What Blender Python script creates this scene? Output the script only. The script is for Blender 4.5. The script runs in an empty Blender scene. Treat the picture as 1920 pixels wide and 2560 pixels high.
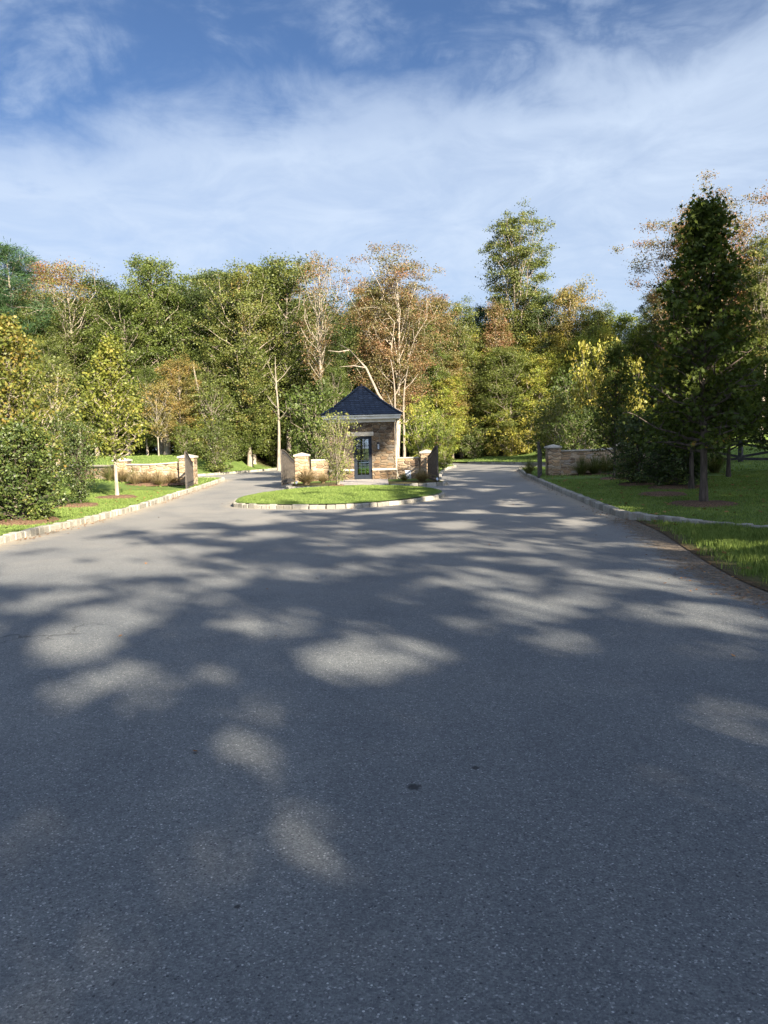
import bpy, math, random
import numpy as np
from mathutils import Vector, Matrix, noise as mnoise
from mathutils.geometry import delaunay_2d_cdt
R = math.radians
sc = bpy.context.scene
# ------------------------------------------------------------------ camera
CAMH = 1.6
cam_d = bpy.data.cameras.new('camera'); cam = bpy.data.objects.new('camera', cam_d)
sc.collection.objects.link(cam); sc.camera = cam
cam_d.lens = 36*1950/2560; cam_d.sensor_width = 36; cam_d.sensor_fit = 'AUTO'
cam_d.clip_start = .05; cam_d.clip_end = 3000
PITCH, ROLL = R(4.806), R(1.4)
cam.matrix_world = Matrix.Translation((0, 0, CAMH)) @ Matrix.Rotation(math.pi/2-PITCH, 4, 'X') @ Matrix.Rotation(-ROLL, 4, 'Z')
# ------------------------------------------------------------------ light
SUN_AZ, SUN_EL = R(29), R(25)      # the sun stands behind the camera and to its right
sv = Vector((math.sin(SUN_AZ)*math.cos(SUN_EL), -math.cos(SUN_AZ)*math.cos(SUN_EL), math.sin(SUN_EL)))
sl = bpy.data.lights.new('sun', 'SUN'); sun = bpy.data.objects.new('sun', sl); sc.collection.objects.link(sun)
sl.energy = 4.6; sl.angle = R(.53); sl.color = (1, .88, .70)
sun.rotation_euler = sv.to_track_quat('Z', 'Y').to_euler(); sun.location = (20, -40, 30)
w = bpy.data.worlds.new('World'); sc.world = w; w.use_nodes = True
nt = w.node_tree; nt.nodes.clear()
def N(tree, t, **kw):
    n = tree.nodes.new(t)
    for k, v in kw.items():
        if hasattr(n, k): setattr(n, k, v)
        else: n.inputs[k.replace('_', ' ')].default_value = v
    return n
def mth(tree, op, a, b=None, c=None, clamp=False):
    n = tree.nodes.new('ShaderNodeMath'); n.operation = op; n.use_clamp = clamp
    for i, v in enumerate((a, b, c)):
        if v is None: continue
        if hasattr(v, 'type'): tree.links.new(v, n.inputs[i])
        else: n.inputs[i].default_value = v
    return n.outputs[0]
def mrange(tree, v, a, b, c=0., d=1., smooth=True):
    n = tree.nodes.new('ShaderNodeMapRange'); n.interpolation_type = 'SMOOTHSTEP' if smooth else 'LINEAR'
    tree.links.new(v, n.inputs[0])
    for i, x in enumerate((a, b, c, d)): n.inputs[i+1].default_value = x
    return n.outputs[0]
def mixc(tree, fac, a, b, mode='MIX'):
    n = tree.nodes.new('ShaderNodeMix'); n.data_type = 'RGBA'; n.blend_type = mode
    for s, v in ((n.inputs[0], fac), (n.inputs[6], a), (n.inputs[7], b)):
        if hasattr(v, 'type'): tree.links.new(v, s)
        elif isinstance(v, (int, float)): s.default_value = v
        else: s.default_value = (*v, 1)
    return n.outputs[2]
def noise(tree, vec, scale, detail=4, rough=.55, out=0, dist=0):
    n = tree.nodes.new('ShaderNodeTexNoise'); n.inputs['Scale'].default_value = scale
    n.inputs['Detail'].default_value = detail; n.inputs['Roughness'].default_value = rough
    n.inputs['Distortion'].default_value = dist
    if vec is not None: tree.links.new(vec, n.inputs['Vector'])
    return n.outputs[out]
def ramp(tree, fac, stops, interp='LINEAR'):
    n = tree.nodes.new('ShaderNodeValToRGB'); n.color_ramp.interpolation = interp
    e = n.color_ramp.elements
    while len(e) < len(stops): e.new(.5)
    for el, (p, c) in zip(e, stops): el.position = p; el.color = (*c, 1)
    tree.links.new(fac, n.inputs[0]); return n.outputs[0]
def build_world():
    t = nt
    sky = N(t, 'ShaderNodeTexSky', sky_type='NISHITA', sun_disc=False, sun_elevation=SUN_EL,
            sun_rotation=math.pi-SUN_AZ, altitude=100, air_density=1.0, dust_density=.6, ozone_density=2.2)
    tc = N(t, 'ShaderNodeTexCoord'); g = tc.outputs['Generated']
    sp = N(t, 'ShaderNodeSeparateXYZ'); t.links.new(g, sp.inputs[0])
    x, y, z = sp.outputs
    zd = mth(t, 'ADD', mth(t, 'MAXIMUM', z, 0), .16)
    cb = N(t, 'ShaderNodeCombineXYZ')
    t.links.new(mth(t, 'DIVIDE', x, zd), cb.inputs[0]); t.links.new(mth(t, 'DIVIDE', y, zd), cb.inputs[1])
    cb.inputs[2].default_value = 3.7
    p = cb.outputs[0]
    n1 = noise(t, p, 1.1, 5, .55); n2 = noise(t, p, 3.6, 6, .6, dist=.5); n3 = noise(t, g, 9.0, 6, .6, dist=.4)
    zz = mth(t, 'ADD', z, mth(t, 'MULTIPLY', mth(t, 'SUBTRACT', n1, .5), .20))
    zz = mth(t, 'ADD', zz, mth(t, 'MULTIPLY', mth(t, 'SUBTRACT', n2, .5), .19))
    zz = mth(t, 'ADD', zz, mth(t, 'MULTIPLY', mth(t, 'SUBTRACT', n3, .5), .07))
    zz = mth(t, 'SUBTRACT', zz, mth(t, 'MULTIPLY', x, .12))
    up = mrange(t, zz, .34, .455, 1, 0)
    wisp = mth(t, 'MULTIPLY', mrange(t, n2, .44, .70, 0, .45), mrange(t, n3, .38, .62, 0, 1))
    up = mth(t, 'MAXIMUM', up, wisp)
    low = mrange(t, z, .10, .30, .80, 1)
    tex = mth(t, 'MULTIPLY', low, mrange(t, n2, .25, .75, .66, 1.0))
    cov = mth(t, 'MULTIPLY', up, tex)
    sep = N(t, 'ShaderNodeRGB')
    c = mixc(t, 1.0, sky.outputs[0], (.27, .32, .40), 'MULTIPLY')
    # bright cloud added round the sun, unseen behind the camera, to fill the shade
    dp = t.nodes.new('ShaderNodeVectorMath'); dp.operation = 'DOT_PRODUCT'; t.links.new(g, dp.inputs[0]); dp.inputs[1].default_value = tuple(sv)
    glow = mrange(t, dp.outputs['Value'], -.1, .95, 0, 1)
    cc = mixc(t, glow, (2.2, 2.60, 3.2), (6.8, 7.9, 10.3))
    cov = mth(t, 'MAXIMUM', cov, mth(t, 'MULTIPLY', glow, mrange(t, n2, .3, .6, .35, .9)))
    col = mixc(t, mth(t, 'MULTIPLY', cov, .95), c, cc)
    bg = N(t, 'ShaderNodeBackground'); t.links.new(col, bg.inputs[0]); bg.inputs[1].default_value = .065
    o = N(t, 'ShaderNodeOutputWorld'); t.links.new(bg.outputs[0], o.inputs[0])
build_world()
vs = sc.view_settings; vs.view_transform = 'Standard'; vs.look = 'None'; vs.gamma = 1; vs.exposure = 2.3
sc.cycles.max_bounces = 4; sc.cycles.diffuse_bounces = 2; sc.cycles.glossy_bounces = 2; sc.cycles.transmission_bounces = 3; sc.cycles.transparent_max_bounces = 6

# ------------------------------------------------------------------ helpers
def px(X, Y, z=0, disp=True):      # survey: a pixel of the photograph -> a point on the plane z
    if disp: X, Y = X*1920/1659, Y*1920/1659
    u, v = (X-960)/1950, (1280-Y)/1950
    c, s = math.cos(ROLL), math.sin(ROLL)
    u, v = c*u+s*v, -s*u+c*v
    d = (u, math.cos(PITCH)+v*math.sin(PITCH), v*math.cos(PITCH)-math.sin(PITCH))
    return d
def ground_at(X, Y, z=0, disp=True):
    d = px(X, Y, 0, disp); t = (z-CAMH)/d[2]; return d[0]*t, d[1]*t
def at(X, Y, dist, disp=True):
    d = px(X, Y, 0, disp); t = dist/d[1]; return d[0]*t, CAMH+d[2]*t
def tag(o, label=None, cat=None, group=None, kind=None):
    for k, v in (('label', label), ('category', cat), ('group', group), ('kind', kind)):
        if v: o[k] = v
    return o
def empty(name, loc, rz=0, s=1):
    o = bpy.data.objects.new(name, None); sc.collection.objects.link(o)
    o.location = loc; o.rotation_euler = (0, 0, rz); o.scale = (s, s, s) if not isinstance(s, tuple) else s
    o.empty_display_size = .3; return o
def mesh_np(name, V, F, k, mat, smooth=False):
    me = bpy.data.meshes.new(name); n = len(F)
    me.vertices.add(len(V)); me.vertices.foreach_set('co', np.asarray(V, 'f').ravel())
    me.loops.add(n*k); me.loops.foreach_set('vertex_index', np.asarray(F, 'i').ravel())
    me.polygons.add(n); me.polygons.foreach_set('loop_start', np.arange(n, dtype='i')*k)
    if mat: me.materials.append(mat)
    me.update(calc_edges=True); 
    if smooth: me.polygons.foreach_set('use_smooth', np.ones(n, bool))
    return me
def link(name, me, parent=None, loc=(0, 0, 0), rz=0):
    o = bpy.data.objects.new(name, me); sc.collection.objects.link(o)
    o.location = loc; o.rotation_euler = (0, 0, rz); o.parent = parent; return o
class MB:
    def __init__(s): s.v = []; s.f = []
    def add(s, V, F):
        b = len(s.v); s.v += [tuple(p) for p in V]; s.f += [tuple(i+b for i in q) for q in F]; return s
    def box(s, c, d, rz=0, bev=0, rot=None):
        x, y, z = d[0]/2, d[1]/2, d[2]/2; M = rot or Matrix.Rotation(rz, 3, 'Z'); c = Vector(c)
        if bev:
            b = bev; V = []; 
            rings = [(-z, b), (-z+b, 0), (z-b, 0), (z, b)]
            for zz, i in rings:
                X, Y = x-i, y-i; q = b if i == 0 else b*.5
                V += [c+M@Vector(p) for p in ((-X, -Y+q, zz), (-X+q, -Y, zz), (X-q, -Y, zz), (X, -Y+q, zz), (X, Y-q, zz), (X-q, Y, zz), (-X+q, Y, zz), (-X, Y-q, zz))]
            F = [tuple(range(7, -1, -1)), tuple(range(24, 32))]
            for r in range(3):
                for k in range(8): a = r*8+k; bb = r*8+(k+1) % 8; F.append((a, bb, bb+8, a+8))
            return s.add(V, F)
        V = [c+M@Vector((sx*x, sy*y, sz*z)) for sz in (-1, 1) for sx, sy in ((-1, -1), (1, -1), (1, 1), (-1, 1))]
        return s.add(V, [(3, 2, 1, 0), (4, 5, 6, 7), (0, 1, 5, 4), (1, 2, 6, 5), (2, 3, 7, 6), (3, 0, 4, 7)])
    def bar(s, a, b, w, h):       # a box from point a to point b
        a, b = Vector(a), Vector(b); d = b-a; q = d.to_track_quat('X', 'Z').to_matrix()
        return s.box((a+b)/2, (d.length, w, h), rot=q)
    def tube(s, pts, rad, n=6, cap=True):
        pts = [Vector(p) for p in pts]; V = []; F = []
        for i, p in enumerate(pts):
            t = (pts[min(i+1, len(pts)-1)]-pts[max(i-1, 0)]).normalized()
            u = t.orthogonal().normalized() if abs(t.z) < .9 else Vector((1, 0, 0)); u = (u-t*u.dot(t)).normalized(); v = t.cross(u)
            for k in range(n):
                a = 2*math.pi*k/n; V.append(p+(u*math.cos(a)+v*math.sin(a))*rad[i])
        for i in range(len(pts)-1):
            for k in range(n): F.append((i*n+k, i*n+(k+1) % n, (i+1)*n+(k+1) % n, (i+1)*n+k))
        if cap: F += [tuple(range(n-1, -1, -1)), tuple(range((len(pts)-1)*n, len(pts)*n))]
        return s.add(V, F)
    def ring(s, c, r, tr, nrm, n=10, m=4):
        c = Vector(c); nrm = Vector(nrm).normalized(); u = nrm.orthogonal().normalized(); v = nrm.cross(u); V = []; F = []
        for i in range(n):
            a = 2*math.pi*i/n; e = u*math.cos(a)+v*math.sin(a)
            for j in range(m): b = 2*math.pi*j/m; V.append(c+e*(r+tr*math.cos(b))+nrm*tr*math.sin(b))
        for i in range(n):
            for j in range(m): F.append((i*m+j, ((i+1) % n)*m+j, ((i+1) % n)*m+(j+1) % m, i*m+(j+1) % m))
        return s.add(V, F)
    def mesh(s, name, mat, smooth=False):
        me = bpy.data.meshes.new(name); me.from_pydata(s.v, [], s.f); me.materials.append(mat)
        if smooth:
            for p in me.polygons: p.use_smooth = True
        return me
    def build(s, name, mat, parent=None, smooth=False, loc=(0, 0, 0), rz=0):
        return link(name, s.mesh(name, mat, smooth), parent, loc, rz)
def sm(t): t = np.clip(t, 0, 1); return t*t*(3-2*t)
# ------------------------------------------------------------------ materials
def newmat(name):
    m = bpy.data.materials.new(name); m.use_nodes = True; t = m.node_tree; t.nodes.clear()
    o = t.nodes.new('ShaderNodeOutputMaterial'); return m, t, o
def principled(t, o, col, rough=.8, bump=None, bdist=.01, bstr=1, spec=.3, metal=0):
    b = t.nodes.new('ShaderNodeBsdfPrincipled')
    if hasattr(col, 'type'): t.links.new(col, b.inputs['Base Color'])
    else: b.inputs['Base Color'].default_value = (*col, 1)
    if hasattr(rough, 'type'): t.links.new(rough, b.inputs['Roughness'])
    else: b.inputs['Roughness'].default_value = rough
    b.inputs['Specular IOR Level'].default_value = spec; b.inputs['Metallic'].default_value = metal
    if bump is not None:
        n = t.nodes.new('ShaderNodeBump'); n.inputs['Distance'].default_value = bdist; n.inputs['Strength'].default_value = bstr
        t.links.new(bump, n.inputs['Height']); t.links.new(n.outputs[0], b.inputs['Normal'])
    t.links.new(b.outputs[0], o.inputs[0]); return b
def objc(t): return t.nodes.new('ShaderNodeTexCoord').outputs['Object']
def simple(name, c1, c2, scale=6, rough=.7, spec=.3, bd=.004, metal=0):
    m, t, o = newmat(name); v = objc(t); n = noise(t, v, scale, 5, .6)
    principled(t, o, mixc(t, mrange(t, n, .3, .7), c1, c2), rough, n, bd, .6, spec, metal); return m
def leafmat(name, stops, scale=.5, trans=.36, gloss=.018, zt=None, vary=.25):
    m, t, o = newmat(name)
    g = t.nodes.new('ShaderNodeNewGeometry'); v = objc(t); oi = t.nodes.new('ShaderNodeObjectInfo')
    n = noise(t, v, scale, 3, .6)
    f = mth(t, 'ADD', mth(t, 'MULTIPLY', g.outputs['Random Per Island'], .42), mth(t, 'MULTIPLY', mth(t, 'SUBTRACT', n, .5), 1.5))
    f = mth(t, 'ADD', f, .28)
    if zt:                        # some kinds turn colour first near the top
        sp = t.nodes.new('ShaderNodeSeparateXYZ'); t.links.new(v, sp.inputs[0])
        f = mth(t, 'ADD', f, mrange(t, sp.outputs[2], zt[0], zt[1], zt[2], zt[3]))
    f = mth(t, 'ADD', f, mth(t, 'MULTIPLY', mth(t, 'SUBTRACT', oi.outputs['Random'], .5), vary))
    col = ramp(t, f, stops)
    wn = t.nodes.new('ShaderNodeTexWhiteNoise'); wn.noise_dimensions = '1D'; t.links.new(g.outputs['Random Per Island'], wn.inputs['W'])
    hv = t.nodes.new('ShaderNodeHueSaturation'); t.links.new(col, hv.inputs['Color'])
    t.links.new(mrange(t, wn.outputs[0], 0, 1, .62, 1.38, False), hv.inputs['Value']); col = hv.outputs[0]
    d = t.nodes.new('ShaderNodeBsdfDiffuse'); tr = t.nodes.new('ShaderNodeBsdfTranslucent'); gl = t.nodes.new('ShaderNodeBsdfGlossy')
    t.links.new(col, d.inputs[0]); t.links.new(mixc(t, 1., col, (1.1, 1.15, .5), 'MULTIPLY'), tr.inputs[0])
    gl.inputs['Roughness'].default_value = .5; gl.inputs[0].default_value = (.9, .9, .9, 1)
    a = t.nodes.new('ShaderNodeMixShader'); a.inputs[0].default_value = trans
    t.links.new(d.outputs[0], a.inputs[1]); t.links.new(tr.outputs[0], a.inputs[2])
    b = t.nodes.new('ShaderNodeMixShader'); b.inputs[0].default_value = gloss
    t.links.new(a.outputs[0], b.inputs[1]); t.links.new(gl.outputs[0], b.inputs[2]); t.links.new(b.outputs[0], o.inputs[0])
    return m
def barkmat(name, c1, c2):
    m, t, o = newmat(name); v = objc(t); mp = t.nodes.new('ShaderNodeMapping'); mp.inputs['Scale'].default_value = (6, 6, 1.1)
    t.links.new(v, mp.inputs[0]); n = noise(t, mp.outputs[0], 2.2, 6, .65); oi = t.nodes.new('ShaderNodeObjectInfo')
    col = mixc(t, mrange(t, n, .32, .68), c1, c2)
    col = mixc(t, 1., col, ramp(t, oi.outputs['Random'], [(0, (.75, .75, .75)), (1, (1.2, 1.2, 1.2))]), 'MULTIPLY')
    principled(t, o, col, .9, n, .03, .8, .15); return m
def asphaltmat():
    m, t, o = newmat('asphalt'); v = objc(t)
    at_ = t.nodes.new('ShaderNodeAttribute'); at_.attribute_name = 'edge'; edge = at_.outputs['Fac']
    at2 = t.nodes.new('ShaderNodeAttribute'); at2.attribute_name = 'soil'; soil = at2.outputs['Fac']
    vo = t.nodes.new('ShaderNodeTexVoronoi'); vo.inputs['Scale'].default_value = 150; t.links.new(v, vo.inputs['Vector'])
    sp = t.nodes.new('ShaderNodeSeparateColor'); t.links.new(vo.outputs['Color'], sp.inputs[0])
    vc = t.nodes.new('ShaderNodeTexVoronoi'); vc.inputs['Scale'].default_value = 75; t.links.new(v, vc.inputs['Vector'])
    sc2 = t.nodes.new('ShaderNodeSeparateColor'); t.links.new(vc.outputs['Color'], sc2.inputs[0])
    fine = noise(t, v, 210, 3, .7); mid = noise(t, v, 26, 5, .65); big = noise(t, v, .55, 6, .6, dist=.6); str_ = noise(t, v, 3.2, 5, .6)
    agg = ramp(t, sp.outputs[0], [(0, (.055, .063, .070)), (.4, (.098, .108, .117)), (.8, (.135, .145, .151)), (.95, (.18, .19, .195)), (1, (.36, .37, .37))])
    col = mixc(t, mrange(t, fine, .36, .64, 0, .55), agg, (.114, .122, .130))
    # pale chips of stone, sparse
    chip = mth(t, 'MULTIPLY', mth(t, 'GREATER_THAN', sc2.outputs[1], .983), mth(t, 'LESS_THAN', vc.outputs['Distance'], .30))
    col = mixc(t, mth(t, 'MULTIPLY', chip, .8), col, (.44, .45, .45))
    pit = mth(t, 'MULTIPLY', mth(t, 'GREATER_THAN', sc2.outputs[2], .975), mth(t, 'LESS_THAN', vc.outputs['Distance'], .34))
    col = mixc(t, mth(t, 'MULTIPLY', pit, .75), col, (.02, .022, .027))
    col = mixc(t, 1., col, ramp(t, big, [(.25, (.80, .82, .86)), (.5, (1, 1, 1)), (.75, (1.17, 1.14, 1.10))]), 'MULTIPLY')
    col = mixc(t, 1., col, ramp(t, mid, [(.3, (.80, .81, .82)), (.7, (1.15, 1.15, 1.14))]), 'MULTIPLY')
    col = mixc(t, 1., col, ramp(t, str_, [(.3, (.93, .93, .93)), (.7, (1.07, 1.07, 1.06))]), 'MULTIPLY')
    mpl = t.nodes.new('ShaderNodeMapping'); mpl.inputs['Scale'].default_value = (1, .09, 1); t.links.new(v, mpl.inputs[0])
    col = mixc(t, 1., col, ramp(t, noise(t, mpl.outputs[0], .9, 4, .55), [(.32, (.86, .87, .89)), (.68, (1.12, 1.11, 1.09))]), 'MULTIPLY')
    # paler, warmer asphalt further up the drive, in broad patches
    spx = t.nodes.new('ShaderNodeSeparateXYZ'); t.links.new(v, spx.inputs[0])
    far = mrange(t, spx.outputs[1], 5, 20, 0, 1)
    col = mixc(t, mth(t, 'MULTIPLY', far, mrange(t, big, .2, .8, .35, .75)), col, (.245, .228, .20))
    # hairline cracks
    wv = t.nodes.new('ShaderNodeTexVoronoi'); wv.feature = 'DISTANCE_TO_EDGE'; wv.inputs['Scale'].default_value = .21
    dn = noise(t, v, 1.1, 6, .7, 1); vm = t.nodes.new('ShaderNodeVectorMath'); vm.operation = 'MULTIPLY_ADD'
    t.links.new(dn, vm.inputs[0]); vm.inputs[1].default_value = (.9, .9, 0); t.links.new(v, vm.inputs[2]); t.links.new(vm.outputs[0], wv.inputs['Vector'])
    cr = mth(t, 'MULTIPLY', mrange(t, wv.outputs[0], .0008, .0035, 1, 0), mrange(t, noise(t, v, .35, 2), .58, .66))
    col = mixc(t, mth(t, 'MULTIPLY', cr, .75), col, (.03, .032, .036))
    # one small oil stain and a few blots
    for cx_, cy_, rr_ in ((.11, 3.55, .035), (.42, 3.75, .022), (-.55, 2.62, .012)):
        dv_ = t.nodes.new('ShaderNodeVectorMath'); dv_.operation = 'DISTANCE'; t.links.new(v, dv_.inputs[0]); dv_.inputs[1].default_value = (cx_, cy_, 0)
        dd_ = mth(t, 'ADD', dv_.outputs['Value'], mth(t, 'MULTIPLY', mth(t, 'SUBTRACT', noise(t, v, 60, 3), .5), rr_*1.5))
        col = mixc(t, mrange(t, dd_, rr_*.6, rr_*1.2, .85, 0), col, (.012, .013, .015))
    # grit and soil washed along the edges
    e = mth(t, 'ADD', edge, mth(t, 'MULTIPLY', mth(t, 'SUBTRACT', noise(t, v, 3.5, 6, .7), .5), 1.1))
    col = mixc(t, mrange(t, e, .25, .95, 0, .62), col, (.34, .285, .20))
    s = mth(t, 'ADD', soil, mth(t, 'MULTIPLY', mth(t, 'SUBTRACT', noise(t, v, 4.5, 8, .8), .5), 2.2))
    sn = noise(t, v, 16, 7, .8)
    col = mixc(t, mrange(t, s, .38, .74, 0, .96), col, ramp(t, sn, [(.36, (.022, .018, .014)), (.5, (.10, .078, .055)), (.66, (.27, .21, .145))]))
    h = mth(t, 'ADD', mth(t, 'MULTIPLY', vo.outputs['Distance'], .8), mth(t, 'MULTIPLY', fine, .5))
    h = mth(t, 'SUBTRACT', h, mth(t, 'MULTIPLY', cr, 3))
    principled(t, o, col, .82, h, .005, .8, .35); return m
def grassmat(name, a, b, c, base=False):
    m, t, o = newmat(name); g = t.nodes.new('ShaderNodeNewGeometry'); v = objc(t)
    n = noise(t, v, .8, 5, .65); n2 = noise(t, v, 14 if base else 5, 4, .7)
    if base: f = mth(t, 'ADD', mth(t, 'MULTIPLY', n, .55), mth(t, 'MULTIPLY', n2, .45))
    else: f = mth(t, 'ADD', mth(t, 'MULTIPLY', n, .5), mth(t, 'MULTIPLY', g.outputs['Random Per Island'], .5))
    col = ramp(t, f, [(.2, a), (.5, b), (.8, c)])
    if base:
        at3 = t.nodes.new('ShaderNodeAttribute'); at3.attribute_name = 'wood'
        fl = noise(t, v, 9, 6, .75)
        col = mixc(t, at3.outputs['Fac'], col, ramp(t, fl, [(.3, (.03, .025, .015)), (.55, (.085, .06, .035)), (.75, (.15, .10, .055))]))
        principled(t, o, col, .95, n2, .05, 1, .1); return m
    d = t.nodes.new('ShaderNodeBsdfDiffuse'); tr = t.nodes.new('ShaderNodeBsdfTranslucent')
    t.links.new(col, d.inputs[0]); t.links.new(mixc(t, 1., col, (1.1, 1.15, .5), 'MULTIPLY'), tr.inputs[0])
    s = t.nodes.new('ShaderNodeMixShader'); s.inputs[0].default_value = .35
    t.links.new(d.outputs[0], s.inputs[1]); t.links.new(tr.outputs[0], s.inputs[2]); t.links.new(s.outputs[0], o.inputs[0]); return m
def stonemat(name, sx=3.4, sz=7.5, dark=1.0):
    m, t, o = newmat(name); v = objc(t); mp = t.nodes.new('ShaderNodeMapping'); mp.inputs['Scale'].default_value = (sx, sx, sz)
    dn = noise(t, v, 3, 3, .6, 1); vm = t.nodes.new('ShaderNodeVectorMath'); vm.operation = 'MULTIPLY_ADD'
    t.links.new(dn, vm.inputs[0]); vm.inputs[1].default_value = (.12, .12, .05); t.links.new(v, vm.inputs[2])
    t.links.new(vm.outputs[0], mp.inputs[0])
    a = t.nodes.new('ShaderNodeTexVoronoi'); a.inputs['Scale'].default_value = 1; t.links.new(mp.outputs[0], a.inputs['Vector']); a.inputs['Randomness'].default_value = .8
    e = t.nodes.new('ShaderNodeTexVoronoi'); e.feature = 'DISTANCE_TO_EDGE'; e.inputs['Scale'].default_value = 1; t.links.new(mp.outputs[0], e.inputs['Vector']); e.inputs['Randomness'].default_value = .8
    sp = t.nodes.new('ShaderNodeSeparateColor'); t.links.new(a.outputs['Color'], sp.inputs[0])
    k = dark
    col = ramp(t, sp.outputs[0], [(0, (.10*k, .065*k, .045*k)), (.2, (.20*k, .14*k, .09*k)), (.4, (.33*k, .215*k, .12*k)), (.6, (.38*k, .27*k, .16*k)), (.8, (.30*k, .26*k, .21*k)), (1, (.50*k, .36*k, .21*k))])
    col = mixc(t, mrange(t, noise(t, v, 18, 6, .7), .3, .7, 0, .55), col, (.16*k, .115*k, .075*k))
    mo = mrange(t, e.outputs[0], .015, .06, 1, 0)
    col = mixc(t, mo, col, (.30*k, .25*k, .18*k))
    h = mth(t, 'ADD', mrange(t, e.outputs[0], .0, .16), mth(t, 'MULTIPLY', noise(t, v, 22, 5, .7), .45))
    principled(t, o, col, .88, h, .035, 1, .2); return m
def kerbmat():
    m, t, o = newmat('granite'); v = objc(t); g = t.nodes.new('ShaderNodeNewGeometry')
    col = ramp(t, g.outputs['Random Per Island'], [(0, (.19, .18, .152)), (.5, (.28, .265, .225)), (1, (.35, .335, .29))])
    n = noise(t, v, 45, 5, .7); n2 = noise(t, v, 6, 5, .7)
    col = mixc(t, 1., col, ramp(t, n, [(.3, (.72, .72, .72)), (.7, (1.15, 1.15, 1.15))]), 'MULTIPLY')
    col = mixc(t, mrange(t, n2, .5, .75, 0, .5), col, (.20, .15, .09))
    principled(t, o, col, .85, mth(t, 'ADD', n, n2), .02, .8, .25); return m
def slatemat():
    m, t, o = newmat('slate'); v = objc(t)
    sp = t.nodes.new('ShaderNodeSeparateXYZ'); t.links.new(v, sp.inputs[0])
    cb = t.nodes.new('ShaderNodeCombineXYZ'); t.links.new(mth(t, 'ADD', sp.outputs[0], mth(t, 'MULTIPLY', sp.outputs[1], 1)), cb.inputs[0]); t.links.new(sp.outputs[2], cb.inputs[1])
    b = t.nodes.new('ShaderNodeTexBrick'); t.links.new(cb.outputs[0], b.inputs['Vector']); b.inputs['Scale'].default_value = 1
    b.inputs['Brick Width'].default_value = .22; b.inputs['Row Height'].default_value = .105; b.inputs['Mortar Size'].default_value = .012
    b.inputs['Color1'].default_value = (.014, .021, .036, 1); b.inputs['Color2'].default_value = (.030, .041, .063, 1); b.inputs['Mortar'].default_value = (.008, .01, .016, 1)
    n = noise(t, v, 9, 4); col = mixc(t, 1., b.outputs[0], ramp(t, n, [(.3, (.75, .75, .8)), (.7, (1.25, 1.25, 1.2))]), 'MULTIPLY')
    principled(t, o, col, .5, b.outputs['Fac'], -.02, 1, .4); return m
def glassmat():
    m, t, o = newmat('glass'); g = t.nodes.new('ShaderNodeBsdfGlossy'); g.inputs['Roughness'].default_value = .01
    tr = t.nodes.new('ShaderNodeBsdfTransparent'); tr.inputs[0].default_value = (.72, .80, .82, 1)
    f = t.nodes.new('ShaderNodeFresnel'); f.inputs[0].default_value = 1.55
    x = t.nodes.new('ShaderNodeMixShader'); t.links.new(mth(t, 'ADD', f.outputs[0], .06), x.inputs[0]); t.links.new(tr.outputs[0], x.inputs[1]); t.links.new(g.outputs[0], x.inputs[2])
    t.links.new(x.outputs[0], o.inputs[0]); return m
M = dict(
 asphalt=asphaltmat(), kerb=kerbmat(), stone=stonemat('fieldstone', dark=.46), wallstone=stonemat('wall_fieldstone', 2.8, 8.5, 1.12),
 slate=slatemat(), glass=glassmat(),
 lawn=grassmat('lawn', (.050, .080, .018), (.105, .155, .038), (.16, .21, .06), True),
 blade=grassmat('grass_blade', (.080, .122, .028), (.155, .218, .060), (.26, .32, .10)),
 cap=simple('limestone', (.30, .27, .22), (.42, .385, .32), 9, .85),
 trim=simple('white_trim', (.52, .50, .45), (.62, .60, .54), 4, .55),
 door=simple('navy_paint', (.006, .010, .018), (.010, .015, .024), 5, .6, .2),
 gate=simple('weathered_gate_boards', (.035, .031, .028), (.080, .068, .056), 7, .75),
 iron=simple('dark_iron', (.018, .018, .020), (.040, .038, .038), 12, .5, .4, metal=.3),
 fence=simple('black_fence_board', (.016, .016, .018), (.045, .043, .042), 5, .8),
 flag=simple('flagstone', (.19, .18, .17), (.33, .29, .26), 3, .8),
 mulch=simple('mulch', (.045, .028, .018), (.20, .125, .08), 30, .95, .1, .03),
 metalbox=simple('painted_metal', (.36, .39, .43), (.46, .49, .53), 4, .5),
 dirt=simple('bare_earth', (.10, .065, .04), (.24, .17, .11), 12, .95, .1, .03),
 bark=barkmat('grey_bark', (.16, .13, .10), (.36, .31, .25)), pale=barkmat('pale_bark', (.16, .135, .105), (.33, .29, .23)),
 darkbark=barkmat('dark_bark', (.045, .037, .032), (.115, .092, .075)),
 tan=leafmat('dry_grass', [(0, (.17, .135, .075)), (.5, (.31, .24, .145)), (1, (.42, .34, .22))], 2, .25, .0),
 tussock=leafmat('green_tussock', [(0, (.05, .07, .025)), (.5, (.12, .13, .05)), (1, (.28, .22, .11))], 2, .3, .0),
 litter=leafmat('litter', [(0, (.10, .045, .02)), (.5, (.22, .11, .05)), (1, (.38, .24, .11))], 3, .1, .0),
)
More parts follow.
